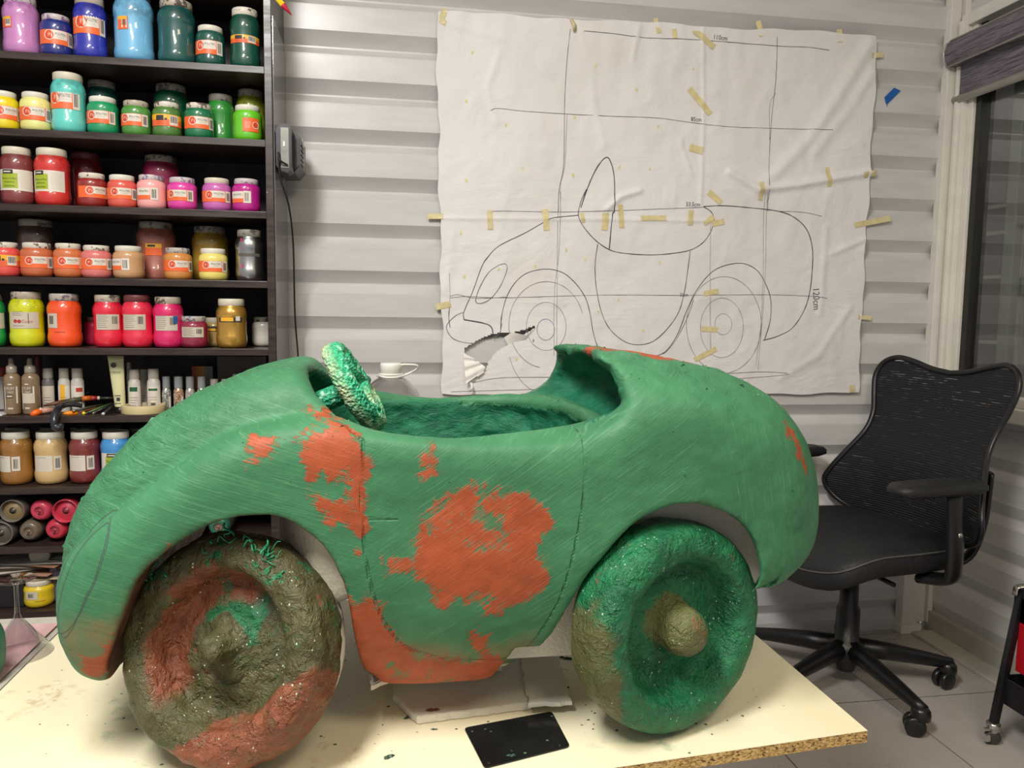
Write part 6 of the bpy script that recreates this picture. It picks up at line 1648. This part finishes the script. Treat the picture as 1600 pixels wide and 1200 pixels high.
# back support bars
g = Geo()
for s_ in (1, -1):
    g.tube(spline([(-.08, s_*.10, .392), (-.20, s_*.14, .395), (-.262, s_*.175, .43), (-.282, s_*.195, .52), (-.288, s_*.20, .62), (-.285, s_*.205, .68)], 5), .014, 8, flat=(1.7, .7))
g.tube([(-.27, -.17, .50), (-.29, 0, .50), (-.27, .17, .50)], .016, 8); g.build('back_support', M_BLK, ch, local=True)
for s_ in (1, -1):
    fo = .0 if s_ == 1 else .045
    g = Geo()
    g.tube(spline([(-.06, s_*.20, .395), (-.085+fo, s_*.27, .41), (-.085+fo, s_*.285, .45), (-.08+fo, s_*.285, .56), (-.07+fo, s_*.283, .655)], 4), .024, 12, flat=(1.45, .7))
    ar = g.build('armrest_post', M_BLK, ch, local=True)
    g = Geo(); P = spline(np.array([(-.15, -.034), (-.10, -.042), (.0, -.044), (.08, -.046), (.125, -.035), (.14, 0), (.125, .035), (.08, .046), (0, .044), (-.10, .042), (-.15, .034), (-.158, 0)]), 4, True)
    Vv = []; m_ = len(P)
    for sc_1, z in ((.0, .654), (.85, .654), (1.0, .662), (1.0, .674), (.93, .684), (.7, .688), (0, .689)):
        for x, y in P: Vv.append((x*sc_1+fo, s_*.285+y*sc_1, z-.012*max(0, -x/.15)**2*0))
    g.add(Vv, [[i*m_+j, i*m_+(j+1) % m_, (i+1)*m_+(j+1) % m_, (i+1)*m_+j] for i in range(6) for j in range(m_)])
    g.build('armrest_pad', M_BLK2, ch, local=True)
g = Geo().lathe([(0, .004), (.006, .0035), (.008, 0), (.008, -.003)], 16, 0, frame((-.080, .302, .54), (0, 1, 0))); g.build('arm_bolt', plain('#b8b8b0', .25, metal=.9), ch, local=True)
# column and star base
Geo().lathe([(.0, .365), (.026, .365), (.027, .25), (.034, .235), (.035, .14), (.05, .135), (.052, .085), (.03, .06), (.026, .045), (0, .045)], 28).build('gas_column', M_BLK, ch, local=True)
for k in range(5):
    a = radians(-12.5-72*k)-CA
    d = np.array([cos(a), sin(a)])
    g = Geo(); L = .305
    P = [(.03, .115), (.12, .105), (.22, .090), (.29, .078), (L+.01, .074)]
    g.tube([(d[0]*r, d[1]*r, z) for r, z in P], [.030, .027, .022, .018, .016], 10, flat=(.95, 1.0))
    lg = g.build('star_leg', M_BLK, ch, local=True)
    g = Geo(); c0 = (d[0]*L, d[1]*L)
    ang = a+.6*k+.4
    w = np.array([cos(ang), sin(ang)]); s2 = np.array([-w[1], w[0]])
    ctr = np.array([c0[0]-w[0]*.014, c0[1]-w[1]*.014])
    for s_ in (1, -1):
        o_ = (ctr[0]+s2[0]*.014*s_, ctr[1]+s2[1]*.014*s_, .0275)
        g.lathe([(0, -.009), (.022, -.009), (.027, -.006), (.027, .006), (.022, .009), (0, .009)], 26, 0, frame(o_, (s2[0], s2[1], 0)))
    g.lathe([(0, .082), (.016, .080), (.024, .070), (.026, .058), (.025, .046), (.0, .046)], 20, 0, Matrix.Translation((c0[0], c0[1], 0)))
    g.build('caster', plain('#1c1c1a', .3, var=.15, scale=80), lg, local=True)

# ================================================================ tool trolley at the right edge
tx, ty = 1.60, 1.735
tr = thing('tool_trolley', 'black wheeled tool trolley with a red side panel at the right edge', 'trolley', (1.70, 1.6, 0))
BK = plain('#17171a', .3, var=.1)
g = Geo()
for (x0, y0, x1, y1) in ((1.582, 1.735, 1.628, 1.725), (1.582, 1.38, 1.628, 1.39), (1.93-.035, 1.735, 1.93-.05, 1.725), (1.93-.035, 1.38, 1.93-.05, 1.39)):
    pl_ = Geo().box2((-.009, -.009, 0), (.009, .009, .36), .002)
    Vv = pl_.v[0]; t_ = Vv[:, 2]/.36; Vv[:, 0] += x0+(x1-x0)*t_; Vv[:, 1] += y0+(y1-y0)*t_; Vv[:, 2] += .055
    g.v.append(Vv); g.f += [[i+g.n for i in f] for f in pl_.f]; g.m += pl_.m; g.s += pl_.s; g.n += len(Vv)
    pp = Geo(); pp.add(Vv, pl_.f, 0, False); pp.build('post', BK, tr)
    cs_ = Geo(); cs_.lathe([(0, -.009), (.015, -.009), (.019, -.006), (.019, .006), (.015, .009), (0, .009)], 22, 0, frame((x0, y0, .0195), (.5, 1, 0)))
    w_ = cs_.build('caster', plain('#3a3936', .4), tr)
    cs_ = Geo().lathe([(.008, .03), (.014, .036), (.015, .046), (.017, .048), (.017, .058), (.010, .060), (0, .060)], 18, 0, Matrix.Translation((x0, y0, 0))).box((x0-.022, y0-.006, .022), (.012, .014, .018), .003).box((x0-.018, y0, .042), (.016, .012, .006), .002)
    o = cs_.build('caster_bracket', plain('#c8c6c0', .2, metal=.9), tr); o.parent = w_; o.location = (0, 0, 0)
g = Geo(); g.box2((1.622, 1.386, .205), (1.628, 1.722, .40), .001); g.build('side_panel', plain('#b40f1f', .4, var=.03), tr)
g = Geo(); g.box2((1.598, 1.37, .115), (1.90, 1.742, .12), .001)
for a, b in (((1.597, 1.37, .115), (1.601, 1.742, .185)), ((1.597, 1.738, .115), (1.90, 1.742, .185)), ((1.597, 1.37, .115), (1.90, 1.374, .185)), ((1.896, 1.37, .115), (1.90, 1.742, .185))): g.box2(a, b, .001)
g.build('lower_tray', BK, tr)
g = Geo(); g.box2((1.622, 1.37, .385), (1.90, 1.74, .395), .001)
for a, b in (((1.622, 1.37, .335), (1.627, 1.742, .425)), ((1.622, 1.738, .335), (1.90, 1.742, .425)), ((1.622, 1.37, .335), (1.90, 1.374, .425))): g.box2(a, b, .001)
g.build('upper_tray', BK, tr)
g = Geo().tube(spline([(1.612, 1.73, .405), (1.616, 1.73, .425), (1.635, 1.72, .432), (1.66, 1.70, .434)], 4), .007, 8, flat=(1.3, .5)); solo(g, 'chrome_tool', plain('#c9c5bb', .2, metal=.95), 'curved chrome tool sticking out over the trolley edge', 'tool')
g = Geo().tube([(1.63, 1.71, .455), (1.70, 1.66, .450)], .004, 8).box2((1.66, 1.60, .40), (1.74, 1.70, .448), .004); solo(g, 'metal_tool_box', plain('#6c655a', .3, metal=.6), 'dull metal tool lying on top of the trolley', 'tool')
g = Geo().tube(spline([(1.660, 1.70, .125), (1.640, 1.70, .16), (1.645, 1.70, .20), (1.68, 1.70, .215), (1.71, 1.70, .19)], 5), .004, 8); solo(g, 'metal_ring_tool', plain('#77736a', .3, metal=.8), 'dark metal ring leaning in the lower trolley tray', 'tool')
